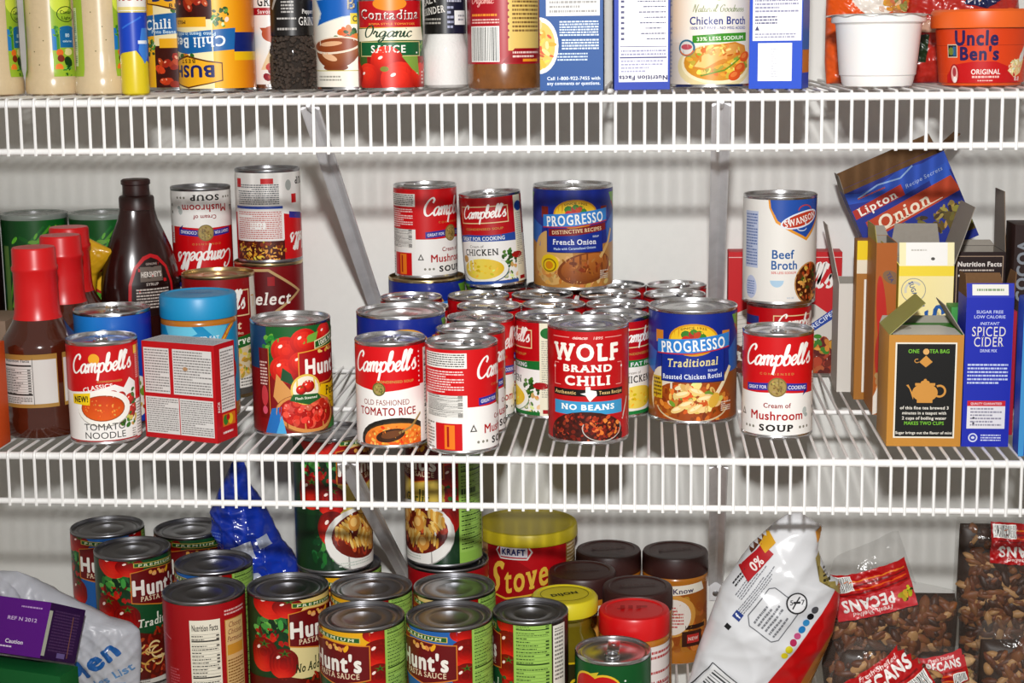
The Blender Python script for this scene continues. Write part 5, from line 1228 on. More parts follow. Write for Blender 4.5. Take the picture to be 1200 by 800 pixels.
def meal_front(k, W, H):
    k.rect(-W / 2, 0, W / 2, H, 'cf1220'); k.poly([(-W / 2, 0), (-W / 2, 64), (-40, 74), (0, 84), (34, 78), (W / 2, 58), (W / 2, 0)], 'd9d4cc')
    for i in range(12): k.line([(-W / 2, 8 + i * 5), (-W / 2 + 30, 14 + i * 5)], .7, 'b8b2a8')
    k.blobs(44, 18, 18, 20, 70, 5, ['8a2c1c', 'b04a2c', '6a1c12', 'c86a3c'], 4, .8); k.blobs(40, 34, 14, 10, 14, 5, ['4a8a2c', 'd8983c', 'e0b04c'], 6); k.blobs(-50, 18, 12, 16, 26, 5, ['5a2a18', '7a3a20'], 5)
    k.poly([(24, 42), (24, 52), (W / 2, 80), (W / 2, 68)], '1f4fa8'); k.text('RECIPES!', 44, 62, 5, 'dfe6f4', 'b', w=34, rot=36)
    k.script("Campbell's", 4, 104, 96, 13, 'f6f0ea', .36, .25); k.line([(-W / 2, H - 6), (W / 2, H - 6)], .8, 'f0d0cc')
carton('meal_box', 'red meal-kit box against the wall, behind the beef broth can', 'box', 286, 391, M, 125, 30, 137, 'cf1220', 0, meal_front)

def lipton_front(k, W, H):
    k.rect(-W / 2, 0, W / 2, H, '1b3496'); k.poly([(-W / 2, H), (-40, H - 6), (-10, H - 4), (6, H + 1), (30, H - 3), (W / 2, H), (W / 2, H - 20), (0, H - 26), (-W / 2, H - 12)], '2a5ac0'); k.line([(-44, H - 10), (-20, H - 5), (4, H - 8), (20, H - 1)], 1.6, '9ab8e0')
    k.poly([(30, H - 14), (52, H - 12), (54, H - 40), (30, H - 30)], '2c62c8')
    k.poly([(-54, H - 30), (2, H - 26), (2, H - 14), (-54, H - 20)], 'b8321c'); k.text('Lipton', -27, H - 22.5, 9, 'f4ede4', 'bs', w=44, rot=4)
    k.text('Recipe Secrets', 26, H - 17, 4, 'b8c8e4', 'rs', w=42, rot=4, sh=.2); k.fine(-44, H - 12, -14, H - 9, 1, 'c85a2c', 3)
    k.poly([(-46, H - 56), (56, H - 44), (52, H - 26), (-46, H - 36)], 'c24a18'); k.text('Onion', -6, H - 41, 14, 'f2e6d0', 'bs', w=60, rot=5, sh=.15); k.line([(-30, H - 51), (36, H - 44)], 1, 'f0d8c0')
    k.rect(-W / 2, 0, W / 2, H - 58, '1b3496'); k.blobs(14, H - 64, 40, 12, 60, 5, ['8a7a2c', 'b09a4c', '6a5a1c', '4a3a18'], 5, .4); k.poly([(30, H - 60), (58, H - 58), (58, 8), (30, 10)], '6a5a24'); k.blobs(46, H - 66, 10, 16, 20, 4, ['7a6a2c', '3a1c18', 'a08a3c'], 7)
ang = math.radians(-24)
carton('soup_mix_box', 'blue onion soup mix box, open-topped and tilted above the other cartons', 'box', 427, 305, -176, 110, 44, 96, '1b3496', 0, lipton_front, open_top=True, inside=KRAFT, tilt=(0, ang, 0),
       flaps=(('back', 18, 96, KRAFT, .02), ('left', 20, 96, GREYCARD, .05), ('right', 24, 20, KRAFT, .08)))
def white_side(k, W, H): k.rect(-W / 2, 0, W / 2, H, 'e4e0da')
carton('white_carton', 'open white carton with a tall pale flap, under the tilted soup mix box', 'box', 362, 305, M, 56, 56, 116, 'd9d4cc', 0, open_top=True, flaps=(('left', 62, 78, 'd9d4cc', .1),))
def tan_edge(k, W, H):
    k.rect(-W / 2, 0, W / 2, H, 'b07a34'); k.rect(-W / 2, H - 20, W / 2, H, 'efd21c'); k.rect(-W / 2, H - 34, W / 2, H - 20, 'e8e0cc'); k.rect(0, 8, W / 2, H - 40, '2a2018'); k.rect(-1, 8, 1.2, H - 40, 'efe8dc')
carton('narrow_carton', 'narrow tan carton with a yellow top, next to the white carton', 'box', 356, 252, M, 18, 26, 166, 'b07a34', 0, tan_edge)
def orange_edge(k, W, H):
    k.rect(-W / 2, 0, W / 2, H, lambda u, v: mixc('c87a24', 'b06420', min(1, abs(v - 90) / 90))); k.ell(-3, 96, 5, 44, 'c0281a', 4); k.ell(-4, 60, 5, 24, 'b02a18'); k.ell(5, H - 34, 9, 6, '8a6a4a', -30); k.text('TEA', 4, H - 34, 4, '4a4a78', 'b', w=10, rot=-60)
    k.blobs(0, 24, 12, 22, 20, 6, ['c89a6a', 'b8845a', 'd0a878'], 5); k.line([(5, 60), (2, 40), (8, 34)], 1.2, '3a2a1c'); k.poly([(-W / 2, 18), (-2, 36), (-5, 2), (-W / 2, 0)], 'e6ded4')
carton('torn_carton', 'orange and red carton with a torn top, edge on between the white and yellow boxes', 'box', 367, 202, M, 20, 66, 172, 'b8732a', 0, orange_edge, flaps=(('left', 16, 84, 'a89a3c', .1), ('back', 10, 80, 'a89a3c', .2)), open_top=True)
def sugar_front(k, W, H):
    k.rect(-W / 2, 0, W / 2, H, lambda u, v: mixc('fbf7e6', 'f2d83a', max(0, min(1, (abs(u - 2) - 13) / 22)) * .8)); k.rect(-W / 2, H - 10, W / 2, H, 'f4dc4a')
    k.ring(-12, H - 24, 12, 12, .8, 'a8a8a0'); k.ring(-12, H - 24, 9, 9, 2.4, 'd8d4c4', 22, 40, 200); k.text('SUGAR', -12, H - 24, 4.6, '2a5a94', 'b', w=18, rot=-70)
    k.ring(-8, H - 42, 8, 7, 2.6, '24509c', 22, 20, 200); k.text('Sp', 13, H - 53, 19, '2463ac', 'b', w=28, rot=-62); k.text('lenda', 4, H - 104, 14, '2463ac', 'b', w=40, rot=-62); k.fine(-20, H - 94, -8, H - 86, 2, '8a9ab0', 3)
def sugar_flap(k, W, H): k.rect(-W / 2, 0, W / 2, H, 'f4ecc0'); k.rect(-20, .5, 20, H, 'f4f2ee'); k.ell(6, 7, 2, 1.6, '55524e', n=10); k.fine(-15, 14, 0, 17, 1, 'c8c4bc', 3)
carton('sweetener_box', 'yellow and white sweetener box with its flaps standing open', 'box', 406, 208, M, 53, 74, 149, 'f0dc5a', 0, sugar_front, open_top=True,
       flaps=(('front', 23, 99, 'f4ecc0', .05, sugar_flap), ('right', 60, 72, GREYCARD, .0), ('back', 34, 92, GREYCARD, .1), ('left', 20, 60, 'f0dc3a', .1)))
def brown_front(k, W, H):
    k.rect(-W / 2, 0, W / 2, H, '2e1714'); k.frame(-W / 2 + 2, 30, W / 2 - 2, H - 4, .7, 'b8a08a'); k.text('Nutrition Facts', 0, H - 12, 5, 'e8e0dc', 'x', w=44); k.fine(-20, H - 20, 14, H - 17, 1, 'd0c4bc', 3); k.rect(-21, H - 25, 21, H - 23, 'e8e0dc'); k.facts(-21, 32, 21, H - 26, '2e1714', 'c8bcb4', False)
carton('cocoa_box', 'dark brown open box with white nutrition lettering, one brown flap up', 'box', 466, 243, M, 50, 54, 157, '2e1714', 0, brown_front, open_top=True, inside=GREYCARD, flaps=(('right', 60, 92, KRAFT, .1), ('back', 6, 80, '2e1714', .1)))
def co_front(k, W, H): k.rect(-W / 2, 0, W / 2, H, '35201c'); k.text('COCOA', -W / 2 + 8, H - 46, 12, '8f949c', 'x', w=62, rot=90); k.rect(-W / 2, H - 100, W / 2, H - 86, '3a342e')
carton('dark_box', 'dark brown upright box lettered in grey, at the frame edge behind the spiced cider', 'box', 535, 222, M, 78, 44, 186, '35201c', 0, co_front)

def tea_front(k, W, H):
    k.rect(-W / 2, 0, W / 2, H, 'c8913f'); k.rect(-W / 2 + 6, 8, W / 2 - 6, H - 7, 'ece6d8'); k.rect(-W / 2 + 7.4, 9.4, W / 2 - 7.4, H - 8.4, '161514')
    T = 'd29a4c'
    k.text('ONE', -11, H - 15, 3.6, '7fc23c', 'b', w=10); k.text('TEA BAG', 12, H - 15, 3.6, '7fc23c', 'b', w=18); k.ell(0, H - 15.5, 2.8, 2.8, 'e0b070'); k.poly([(0, H - 19), (6, H - 25), (0, H - 30), (-6, H - 25)], T); k.ring(-8, H - 24, 2.4, 2, .7, T, 14, 60, 330)
    k.ell(0, 50.5, 11.5, 8.5, T); k.rect(-7, 41, 7, 46, T); k.rect(-9, 57, 9, 59.4, T); k.ell(0, 60, 4, 1.8, T); k.ell(0, 62, 1.4, 1.4, T); k.poly([(-10, 48), (-15, 58), (-17, 57.4), (-14, 54), (-10.5, 44)], T); k.ring(13, 52, 6, 6, 1.9, T, 20, -120, 120)
    for i, t in enumerate(('of this fine tea brewed 3', 'minutes in a teapot with', '2 cups of boiling water')): k.text(t, 0, 36.4 - i * 4.8, 2.9, 'e9e4da', 'b', w=44 if i == 0 else 40)
    k.text('MAKES TWO CUPS', 0, 22, 3.2, '7fc23c', 'b', w=36); k.text('Sugar brings out the flavor of mint', 0, 13, 2.6, 'e9e4da', 'b', w=51)
def tea_top(k, W, H): k.rect(-W / 2, -H / 2, W / 2, H / 2, '4a9a34'); k.poly([(-30, -H / 2), (31, -H / 2), (31, 2), (20, H / 2 - 14), (-22, H / 2 - 14), (-30, 2)], 'e9e6df'); k.ell(-16, 4, 8, 9, 'b9b4ac')
carton('tea_box', 'tan tea box with a black teapot panel, its flaps raised', 'box', 386, 72, M, 67, 66, 104, 'c8913f', 0, tea_front, top=tea_top,
       flaps=(('left', 43, 138, '9a9848', .06), ('right', 30, 122, GREYCARD, .12), ('back', 7, 88, GREYCARD, .04)))
def cider_front(k, W, H):
    k.rect(-W / 2, 0, W / 2, H, '2335b4')
    k.text('SUGAR FREE', 0, H - 13, 2.8, 'c8d0f0', 'b', w=24); k.text('LOW CALORIE', 0, H - 17.5, 2.8, 'c8d0f0', 'b', w=28); k.text('INSTANT', 0, H - 23.6, 2.6, 'c8d0f0', 'b', w=17, sh=.2)
    k.text('SPICED', 0, H - 31, 8.6, 'e8e4dc', 'rs', w=31); k.text('CIDER', 0, H - 40.5, 8.6, 'e8e4dc', 'rs', w=27); k.text('DRINK MIX', 0, H - 48.6, 2.8, 'c8d0f0', 'b', w=15)
    k.fine(-18, H - 80, 18, H - 60, 6, 'c8d2f0', 5); k.rect(-17, 17, 17, 42, 'e6e4e8'); k.rect(-17, 38, 17, 43, 'cf2c3c'); k.text('QUALITY GUARANTEED', 0, 40.4, 2, 'f0dfe2', 'b', w=28); k.fine(-14, 19, 14, 37, 6, '9a98a8', 6, .6); k.ell(-11, 27, 1, 1, '44424e', n=8); k.ell(-11, 22, 1, 1, '44424e', n=8)
    k.ell(-11, 8.5, 4.2, 4.2, 'd8dcf0'); k.ell(-11, 8.5, 3, 3, '3a4ab4'); k.ell(-11, 8.5, 1.6, 1.2, 'd8dcf0'); k.fine(-4, 5, 14, 12, 3, 'd0d6f0', 7)
def cider_flap(k, W, H): k.rect(-W / 2, 0, W / 2, H, '2335b4'); k.rect(-16, 2, 16, H - 1, 'e8e6de'); k.fine(-12, 5, 12, 9, 1, '8aa07a', 4)
carton('cider_box', 'royal blue spiced cider box with a torn open top', 'box', 441.5, 60, M, 42, 40, 138, '2335b4', 0, cider_front, open_top=True, inside=KRAFT, flaps=(('front', 13, 104, '2335b4', .02, cider_flap), ('back', 17, 86, KRAFT, .12), ('left', 20, 88, KRAFT, .15), ('right', 22, 82, KRAFT, .2)))
carton('red_carton', 'thin red carton showing as a sliver behind the spiced cider box', 'box', 464, 100, M, 24, 28, 118, 'a81c34', 0)
carton('green_carton', 'small green carton peeking between the tea box and the cider box', 'box', 431, 124, M, 22, 28, 118, '1f8a2c', 0)
def pouch_front(k, W, H): k.rect(-W / 2, 0, -W / 2 + 5, H, '4a9ad0'); k.rect(-W / 2 + 8, 10, W / 2, 60, 'e6e8f0'); k.fine(-W / 2 + 10, 14, W / 2, 56, 12, '3a4a8a', 4)
carton('blue_box', 'bright blue box at the frame edge, in front of the spiced cider', 'box', 501.5, 18, M, 76, 26, 143, '1e40a8', 0, pouch_front, bev=4)

# ------------------------------------------------------------------ top shelf
T = DK['T']
DRESS = mat('creamy_dressing_in_clear_plastic', 'd6bf98', .22, spec=.5, coat=.5, vary=.06, bscale=260)
WCAP = mat('white_plastic_cap', 'eeebe4', .4)
DRP = [(0, 0), (23, 0), (25, 1.5), (25.6, 5), (25.4, 13), (24.6, 17), (23.2, 22), (22.6, 40), (22.6, 100), (23.4, 120), (22, 140), (17, 160), (13, 176), (12.5, 184)]
DRC = [(14, 182), (15, 183), (15, 205), (14, 207), (0, 207)]
def dress(k, C):
    dressing(k, C); f = lambda L: [(a * .68, b * .66) for a, b in L]
    k.P = [((P[0], f(P[1])) if P[0] == 'T' else f(P), c, g) for P, c, g in k.P]
    for x, y in ((-3, 40), (4, 62), (2, 28), (-6, 75), (7, 50), (-1, 90), (5, 12)): k.ell(x, y, .6, .6, '6a6a3c', n=6)
for x, y, ro, lb in ((-475, 62, -2, 'bottle of creamy dressing cut off by the frame edge'), (-424, 72, -14, 'middle bottle of creamy dressing, its green label facing the next bottle'), (-373, 62, -2, 'bottle of creamy dressing beside the small blue and yellow shaker')):
    jar('dressing_bottle', lb, 'bottle', x, y, T, DRP, DRESS, DRC, WCAP, dress, 23.2, (16, 120), ro, 'screw_cap', group='bottles of creamy dressing')
YSH = mat('yellow_seasoning_in_plastic', 'dcc41c', .3, coat=.3)
def shk(k, C): blue_shaker(k, C)
jar('seasoning_shaker', 'small shaker of yellow seasoning with a blue band', 'shaker', -335, 40, T, [(0, 0), (10.5, 0), (12.4, 1.5), (12.8, 5), (12.6, 24), (12.6, 105), (11, 110)], YSH, [(11.5, 106), (12.8, 107), (12.8, 122), (11.5, 124), (0, 124)], mat('red_plastic_lid', 'c8181c', .4), shk, 12.7, (6, 104), 0, 'flip_lid')
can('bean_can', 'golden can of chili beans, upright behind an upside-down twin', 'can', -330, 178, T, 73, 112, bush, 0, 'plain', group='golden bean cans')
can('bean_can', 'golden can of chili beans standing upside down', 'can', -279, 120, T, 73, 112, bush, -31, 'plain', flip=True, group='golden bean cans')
can('cocoa_tin', 'slim tan tin squeezed between the bean can and the gravy tin', 'tin', -252, 185, T, 26, 110, tan_packet, 0, 'plain')
can('gravy_tin', 'slim white herb gravy tin partly behind the pepper grinder', 'tin', -234, 152, T, 32, 110, spice_tin, 4, 'plain')
def grinder(x, y, label, inkf, fill, fillm, rot, D=45, peps=False):
    R = D / 2; q = 4.6 if peps else 1.6
    prof = [(0, 0), (R - 3, 0), (R - .6, 1.4), (R, 4), (R, 38), (R - 1, 44), (R - 3.4, 50), (R - 3.6, 98), (R - 4, 100)]
    cap = [(R - 5, 96), (R - 2, 97), (R - 2, 102), (R - 3, 104), (R - 3, 124), (R - 4, 126), (0, 126)]
    r = jar('spice_grinder', label, 'grinder', x, y, T, prof, CLEAR, cap, mat('black_plastic_grinder_top', '1b1a1a', .35), (lambda k, C: inkf(k, C)), R - 3.2, (51, 99), rot, 'grinder_top', (fill, [(0, 2.5), (R - 4.6, 2.5), (R - q, 5), (R - q, 37), (R - q - 2.4, 44), (R - q - 3.4, 50), (R - q - 3.4, 92), (0, 92)]), fillm, group='glass spice grinders')
    if peps:
        g = random.Random(5); V = []
        L = []
        for i in range(420):
            a = g.uniform(-1.75, 1.75); z = g.uniform(4, 52); rr = R - 3.0 if z < 38 else R - 3.0 - (z - 38) * .22
            s = lathe([(0, -1.9), (1.5, -1.2), (1.9, 0), (1.5, 1.2), (0, 1.9)], 7); L.append(([(p[0] + rr * sin(a), p[1] - rr * cos(a), p[2] + z) for p in s[0]], s[1]))
        o = part('peppercorns', join(*L), mat('black_peppercorn', '3a2c22', .7, vary=.6, bscale=420), r); o['kind'] = 'stuff'
    return r
grinder(-199, 93, 'glass grinder of black peppercorns with a black label', grinder_black, 'pepper_fill', mat('ground_pepper', '2a2019', .9, vary=.5, bscale=300), 2, 46, True)
can('gravy_can', 'cream-coloured gravy can with a gravy boat and blue ribbon', 'can', -152, 128, T, 66, 112, gravy_can, -6, 'plain')
can('tomato_sauce_can', 'red and green organic tomato sauce can with plum tomatoes', 'can', -104, 78, T, 60, 106, organic_sauce, 0, 'plain')
grinder(-56, 105, 'glass grinder of coarse white salt with a dark label', grinder_salt, 'salt_fill', mat('coarse_white_salt', 'f2f0ec', .6, bump=.4, bscale=420), 0, 45)
jar('bacon_bits_jar', 'jar with brown flakes under a crimson and tan label', 'jar', 0, 92, T, [(0, 0), (29, 0), (33, 2), (34, 7), (34, 20), (33.4, 24), (33.4, 108), (28, 116)], mat('brown_flakes_in_plastic', '7a4a20', .25, coat=.4, vary=.35, bscale=120), [(27, 112), (30, 113), (30, 132), (28, 134), (0, 134)], mat('red_plastic_lid', 'c8181c', .4), (lambda k, C: bits_jar(k, C)), 33.6, (23, 104), 0)
def pasta_front(k, W, H):
    k.rect(-W / 2, 0, W / 2, H, '1a5a9c'); k.rect(-W / 2 + 6, 66, W / 2 - 3, H - 20, 'f0eeea'); k.fine(-W / 2 + 9, 68, W / 2 - 6, 96, 7, 'a8a6a4', 4)
    k.ell(-W / 2, 40, 17, 25, 'f4f2ec'); k.ell(-W / 2, 40, 14, 21, 'e8c468'); k.blobs(-W / 2, 40, 12, 20, 34, 4, ['e8b030', 'f0cc5a', 'd8602c', 'f4e0a0'], 4, .45)
    k.fine(-W / 2 + 18, 48, W / 2 - 4, 62, 6, 'd8e4f0', 5, 1, .6); k.fine(-W / 2 + 20, 36, W / 2 - 4, 46, 4, 'd8e4f0', 6, 1, .6); k.fine(-W / 2 + 16, 26, W / 2 - 14, 34, 3, 'd0deec', 7, .8)
    k.text('Call 1-800-922-7455 with', 2, 11, 3, 'e8f0f8', 'b', w=48); k.text('any comments or questions.', 2, 6.6, 3, 'e8f0f8', 'b', w=48)
def pasta_side(k, W, H): k.rect(-W / 2, 0, W / 2, H, '16428a'); k.fine(-W / 2 + 5, 20, W / 2 - 12, H - 20, 30, 'a8c0e0', 4, .5)
carton('pasta_box', 'blue pasta box with white small print and a plate of pasta', 'box', 65, 62, T, 57, 40, 190, '1a5a9c', 0, pasta_front, pasta_side)
def facts_down(k, W, H):
    k.rect(-W / 2, 0, W / 2, H, '1f46b0'); k.rect(-W / 2 + 4, 7, W / 2 - 2, H - 12, 'efeef0'); S = '3a3a6a'
    k.text('Nutrition Facts', 1, 10.5, 4.2, S, 'x', w=44, rot=180)
    k.rect(-W / 2 + 5, 28, W / 2 - 3, 29.2, '4a4a86'); k.rect(-W / 2 + 5, 38, W / 2 - 3, 38.6, '4a4a86'); k.rect(-W / 2 + 5, 83, W / 2 - 3, 84.6, '3a3a6a'); k.fine(-W / 2 + 6, 15, W / 2 - 6, 27, 4, 'a8a8c4', 3, .8); k.fine(-W / 2 + 6, 30, W / 2 - 4, 36, 2, '9a9ab8', 4)
    for i in range(9): y = 43 + i * 4.7; k.rect(-W / 2 + 5, y, W / 2 - 3, y + .3, 'b8b8cc'); k.fine(4 - (i * 5) % 9, y + 1, W / 2 - 4, y + 3, 1, '55557e', i); k.rect(-W / 2 + 6, y + 1, -W / 2 + 9, y + 3, '55557e')
def facts_side(k, W, H): k.rect(-W / 2, 0, W / 2, H, 'd8a020'); k.rect(-W / 2, 0, W / 2, 45, '1f46b0')
carton('upturned_box', 'blue-edged box standing upside down, white nutrition panel to the front', 'box', 127, 62, T, 50, 34, 150, '1f46b0', math.radians(4), facts_down, facts_side)
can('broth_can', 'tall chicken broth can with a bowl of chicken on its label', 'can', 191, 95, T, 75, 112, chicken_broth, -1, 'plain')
def b3_front(k, W, H):
    k.rect(-W / 2, 0, W / 2, H, '1f56c8'); k.rect(-W / 2 + 3, 42, W / 2 - 1, H - 10, 'f0eff0'); k.fine(-W / 2 + 5, 66, W / 2 - 4, 100, 11, '9a9ab4', 4, .9); k.fine(-W / 2 + 5, 56, W / 2 - 22, 64, 3, '6a6a8e', 5); k.fine(-W / 2 + 5, 44, W / 2 - 6, 49, 2, 'a0a0b8', 6); k.poly([(-W / 2 + 5, 51), (-W / 2 + 9, 51), (-W / 2 + 7, 55)], '55557a')
    k.rect(-W / 2 + 8, 7, W / 2 - 9, 40, 'f6f5f4'); k.fine(-4, 10, 2, 36, 12, 'd0d0d6', 7, .5)
def b3_side(k, W, H): k.rect(-W / 2, 0, W / 2, H, '2f7ac8'); k.rect(-W / 2, 0, W / 2, 20, '1f56c8'); k.rect(-W / 2 + 1, 14, W / 2, 34, 'e08a30')
carton('blue_box', 'blue box with a large white panel and white square, beside the white plastic tub', 'box', 250, 50, T, 47, 38, 160, '1f56c8', math.radians(-14), b3_front, b3_side)

def tub(x, y, label, r0, r1, H, m, lidm, inkf=None, wavy=False, ring=.62, name='plastic_tub'):
    root = thing(name, label, 'tub', x, y, T, face(x, y))
    rr = lambda z: r0 + (r1 - r0) * z / H
    P = [(0, 0), (r0 - 4, 0), (r0 - 1, 1.2), (r0, 4), (rr(10), 10), (rr(10) + 1.2, 11), (rr(H * ring), H * ring), (rr(H * ring) + .8, H * ring + .8), (rr(H - 8), H - 8), (rr(H) + 2.6, H - 7), (rr(H) + 3, H - 5.5), (rr(H) + 2.6, H - 1), (rr(H) + 1, H), (rr(H) - 2, H - .4), (0, H - .4)]
    part('tub_body', lathe(P, 64), m, root)
    if wavy:
        V, F = [], []; n = 96
        for i in range(n):
            a = 2 * pi * i / n; q = r1 + 4.6 + 1.1 * sin(a * 9) + (2.6 * max(0, cos(a - 1.35)) ** 12) + (4.5 * max(0, cos(a + 1.4)) ** 10); z = H + .3 + .9 * sin(a * 11) ; V += [(q * sin(a), -q * cos(a), z - 1.8), ((r1 - 1) * sin(a), -(r1 - 1) * cos(a), H + .5)]
        V.append((0, 0, H + .8)); V = [(a, b, c) for a, b, c in V]
        for i in range(n):
            j = (i + 1) % n; F += [(2 * i, 2 * j, 2 * j + 1, 2 * i + 1), (2 * i + 1, 2 * j + 1, 2 * n)]
        part('peel_lid', (V, F), lidm, root)
    else: part('snap_lid', lathe([(r1 + 2, H - 15), (r1 + 3.6, H - 15), (r1 + 4.2, H - 13), (r1 + 4.0, H - 1), (r1 + 2, H + 1), (r1 - 4, H + 1), (r1 - 6, H - .6), (0, H - .6)], 64), lidm, root)
    if inkf:
        k = Ink(); R = (r0 + r1) / 2; inkf(k, 2 * pi * R)
        new_obj('wrap_label', print_mesh(k, rev_map(rr, R), PAPER, us=R * pi / 32, vs=6, lim=((-pi * R, pi * R), (3.5, H - 16)), base=1.1), root)
    return root
WTUB = mat('white_plastic_tub', 'f1efec', .3, spec=.5, sss=.05)
tub(339, 66, 'plain white plastic tub with a wavy peel-off lid', 31.5, 39, 64, WTUB, mat('pale_foil_lid', 'd9d5d0', .35, .2), wavy=True, ring=.86)
ORT = mat('orange_plastic', 'e2581c', .35, spec=.5)
def rice(k, C):
    k.rect(-C / 2, 0, C / 2, 60, 'dc4e1a'); k.line([(-C / 2, 36), (C / 2, 36)], .5, 'b83a14')
    k.poly([(-34, 3), (-34, 10), (-26, 19), (-8, 22), (12, 22), (26, 17), (38, 6), (38, 0), (-34, 0)], 'c8161c')
    k.text('Uncle', -5, 43, 13.5, '34205e', 'x', w=38); k.text("Ben's", -2, 29.5, 12, '34205e', 'x', w=35)
    k.rect(-32, 25.5, -21.5, 37, 'd8c8b0'); k.rect(-31.2, 26.3, -22.3, 36.2, '16202c'); k.ell(-28, 31, 3, 3.4, '7a8a2c'); k.rect(-26, 27, -23, 35, '2a6a94')
    k.ell(-25, 11, 5, 9, 'a81018'); k.ell(-25, 11, 3.6, 7.6, 'e8b8b0'); k.ell(-25, 13, 2, 4, 'b0404a'); k.ell(-24.4, 6.4, 2, 2.6, 'f0e8e4')
    k.text('ORIGINAL', 4, 13.2, 4.4, 'f6e6e0', 'b', w=26); k.fine(-8, 7, 16, 10.4, 1, 'f0c8c0', 3); k.fine(-3, 4.6, 11, 6.4, 1, 'f0c8c0', 4)
    k.poly([(24, 14), (34, 24), (44, 24), (40, 12), (32, 8)], 'e8cf98'); k.blobs(32, 17, 8, 6, 40, 1.8, ['f0dca8', 'e0bf80', 'f6e8c4'], 5, .45); k.line([(38, 24), (43, 34), (47, 48)], 3, 'd8d4cc'); k.ell(40, 26, 3, 5, 'e4e0da', -25)
    k.text('8.8', 36, 7, 3.6, 'f4dcd8', 'b'); k.ell(38, 3, 5, 1, 'c8161c')
tub(431, 68, 'bright orange rice cup with a snap-on lid', 35.5, 41.5, 66, ORT, mat('orange_snap_lid', 'ea6420', .35), rice, name='rice_cup', ring=.6)
ORF = mat('orange_plastic_film', 'e0561a', .3, coat=.3, bump=.2, bscale=50)
RDF = mat('red_plastic_film', 'b3241a', .3, coat=.3, bump=.2, bscale=50)
b = Bag([(0, -38), (20, -40), (90, -40), (140, -36)], [(0, 36), (20, 40), (90, 44), (140, 38)], 46, 4, 3)
k = Ink(); k.ell(6, 90, 26, 26, 'efe8de'); k.blobs(22, 74, 18, 7, 30, 4, ['c87a5a', 'e8c8a0', 'd8a04a', '9aa060'], 4); k.poly([(-38, 100), (-10, 70), (-4, 60), (-38, 60)], 'e8641c'); k.poly([(-38, 124), (-28, 124), (-28, 20), (-38, 20)], 'a83014')
b.clip(k); bag_thing('snack_pouch', 'orange pouch with a white circle, behind the white tub', 'bag', 345, 190, T, b, ORF, k)
b = Bag([(0, -48), (20, -52), (60, -50), (80, -46), (130, -40)], [(0, 50), (20, 56), (70, 58), (130, 50)], 48, 5, 9)
k = Ink(); k.poly([(2, 74), (8, 86), (44, 98), (46, 82), (24, 70)], '1c2a5a'); k.line([(6, 76), (44, 96)], 1.4, 'e8e0dc'); k.text('RICE', 26, 83, 6, 'e8c0a0', 'b', w=24, rot=22); k.blobs(-26, 92, 10, 6, 16, 3, ['d8c02c', '4a8a2c', 'c8301c'], 4); k.poly([(-44, 20), (-36, 46), (-28, 46), (-30, 20)], '1d3a1c'); k.rect(-36, 48, -14, 60, 'c8a08a'); k.poly([(-2, 60), (50, 62), (50, 70), (0, 66)], 'd8641c')
b.clip(k); bag_thing('snack_pouch', 'crimson pouch with a navy panel, behind the orange rice cup', 'bag', 428, 180, T, b, RDF, k)

# ------------------------------------------------------------------ lowest shelf
B = DK['B']; PG = 'tall pasta sauce cans'
def sauce(label, x, y, inkf, rot, D=83.5, z=None, H=149):
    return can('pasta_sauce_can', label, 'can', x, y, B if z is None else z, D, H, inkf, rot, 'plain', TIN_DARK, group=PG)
sauce('pasta sauce can with a blue band at the wall, half behind a green-banded one', -491, 342, pasta_blue, -3)
sauce('green-banded traditional pasta sauce can behind the plastic grocery bag', -436, 262, pasta_green, 30)
sauce('green-banded pasta sauce can at the wall, partly behind the blue bag', -392, 339, pasta_green, 8, 82)
sauce('blue-banded pasta sauce can directly behind the red small-print can', -332, 216, pasta_blue, -30)
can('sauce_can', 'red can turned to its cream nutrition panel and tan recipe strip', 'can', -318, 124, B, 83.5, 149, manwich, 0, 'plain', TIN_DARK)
sauce('pasta sauce can with large tomatoes and a cream band, in front of the blue bag', -234.5, 142, pasta_cream, 33)
sauce('pasta sauce can under the stacked one that the steel brace crosses', -195, 220, pasta_yellow, -20, 88)
sauce('stacked pasta sauce can with a bowl of pasta, crossed by the steel brace', -199, 216, pasta_bowl, 38, 81, B + 149, 146)
sauce('pasta sauce can under the stacked one beside the yellow-lidded canister', -80, 238, manwich, 70, 87)
sauce('stacked pasta sauce can with a pasta bowl and green strip, near the yellow-lidded canister', -84, 243, pasta_bowl2, -33, 82, B + 149, 146)
sauce('pasta sauce can behind the yellow-banded one, only its top in view', -148, 145, pasta_yellow, -32)
sauce('yellow-banded pasta sauce can at the front of the lowest shelf', -143, 57, pasta_yellow, -27)
sauce('pasta sauce can behind the blue-banded front one, only its top in view', -63, 149, pasta_cream, -24)
sauce('blue-banded pasta sauce can at the front of the lowest shelf', -58, 63, pasta_blue, -27)
sauce('narrower pasta sauce can turned to its green nutrition strip and white recipe panel', 20, 82, pasta_green, -66, 74, None, 148)

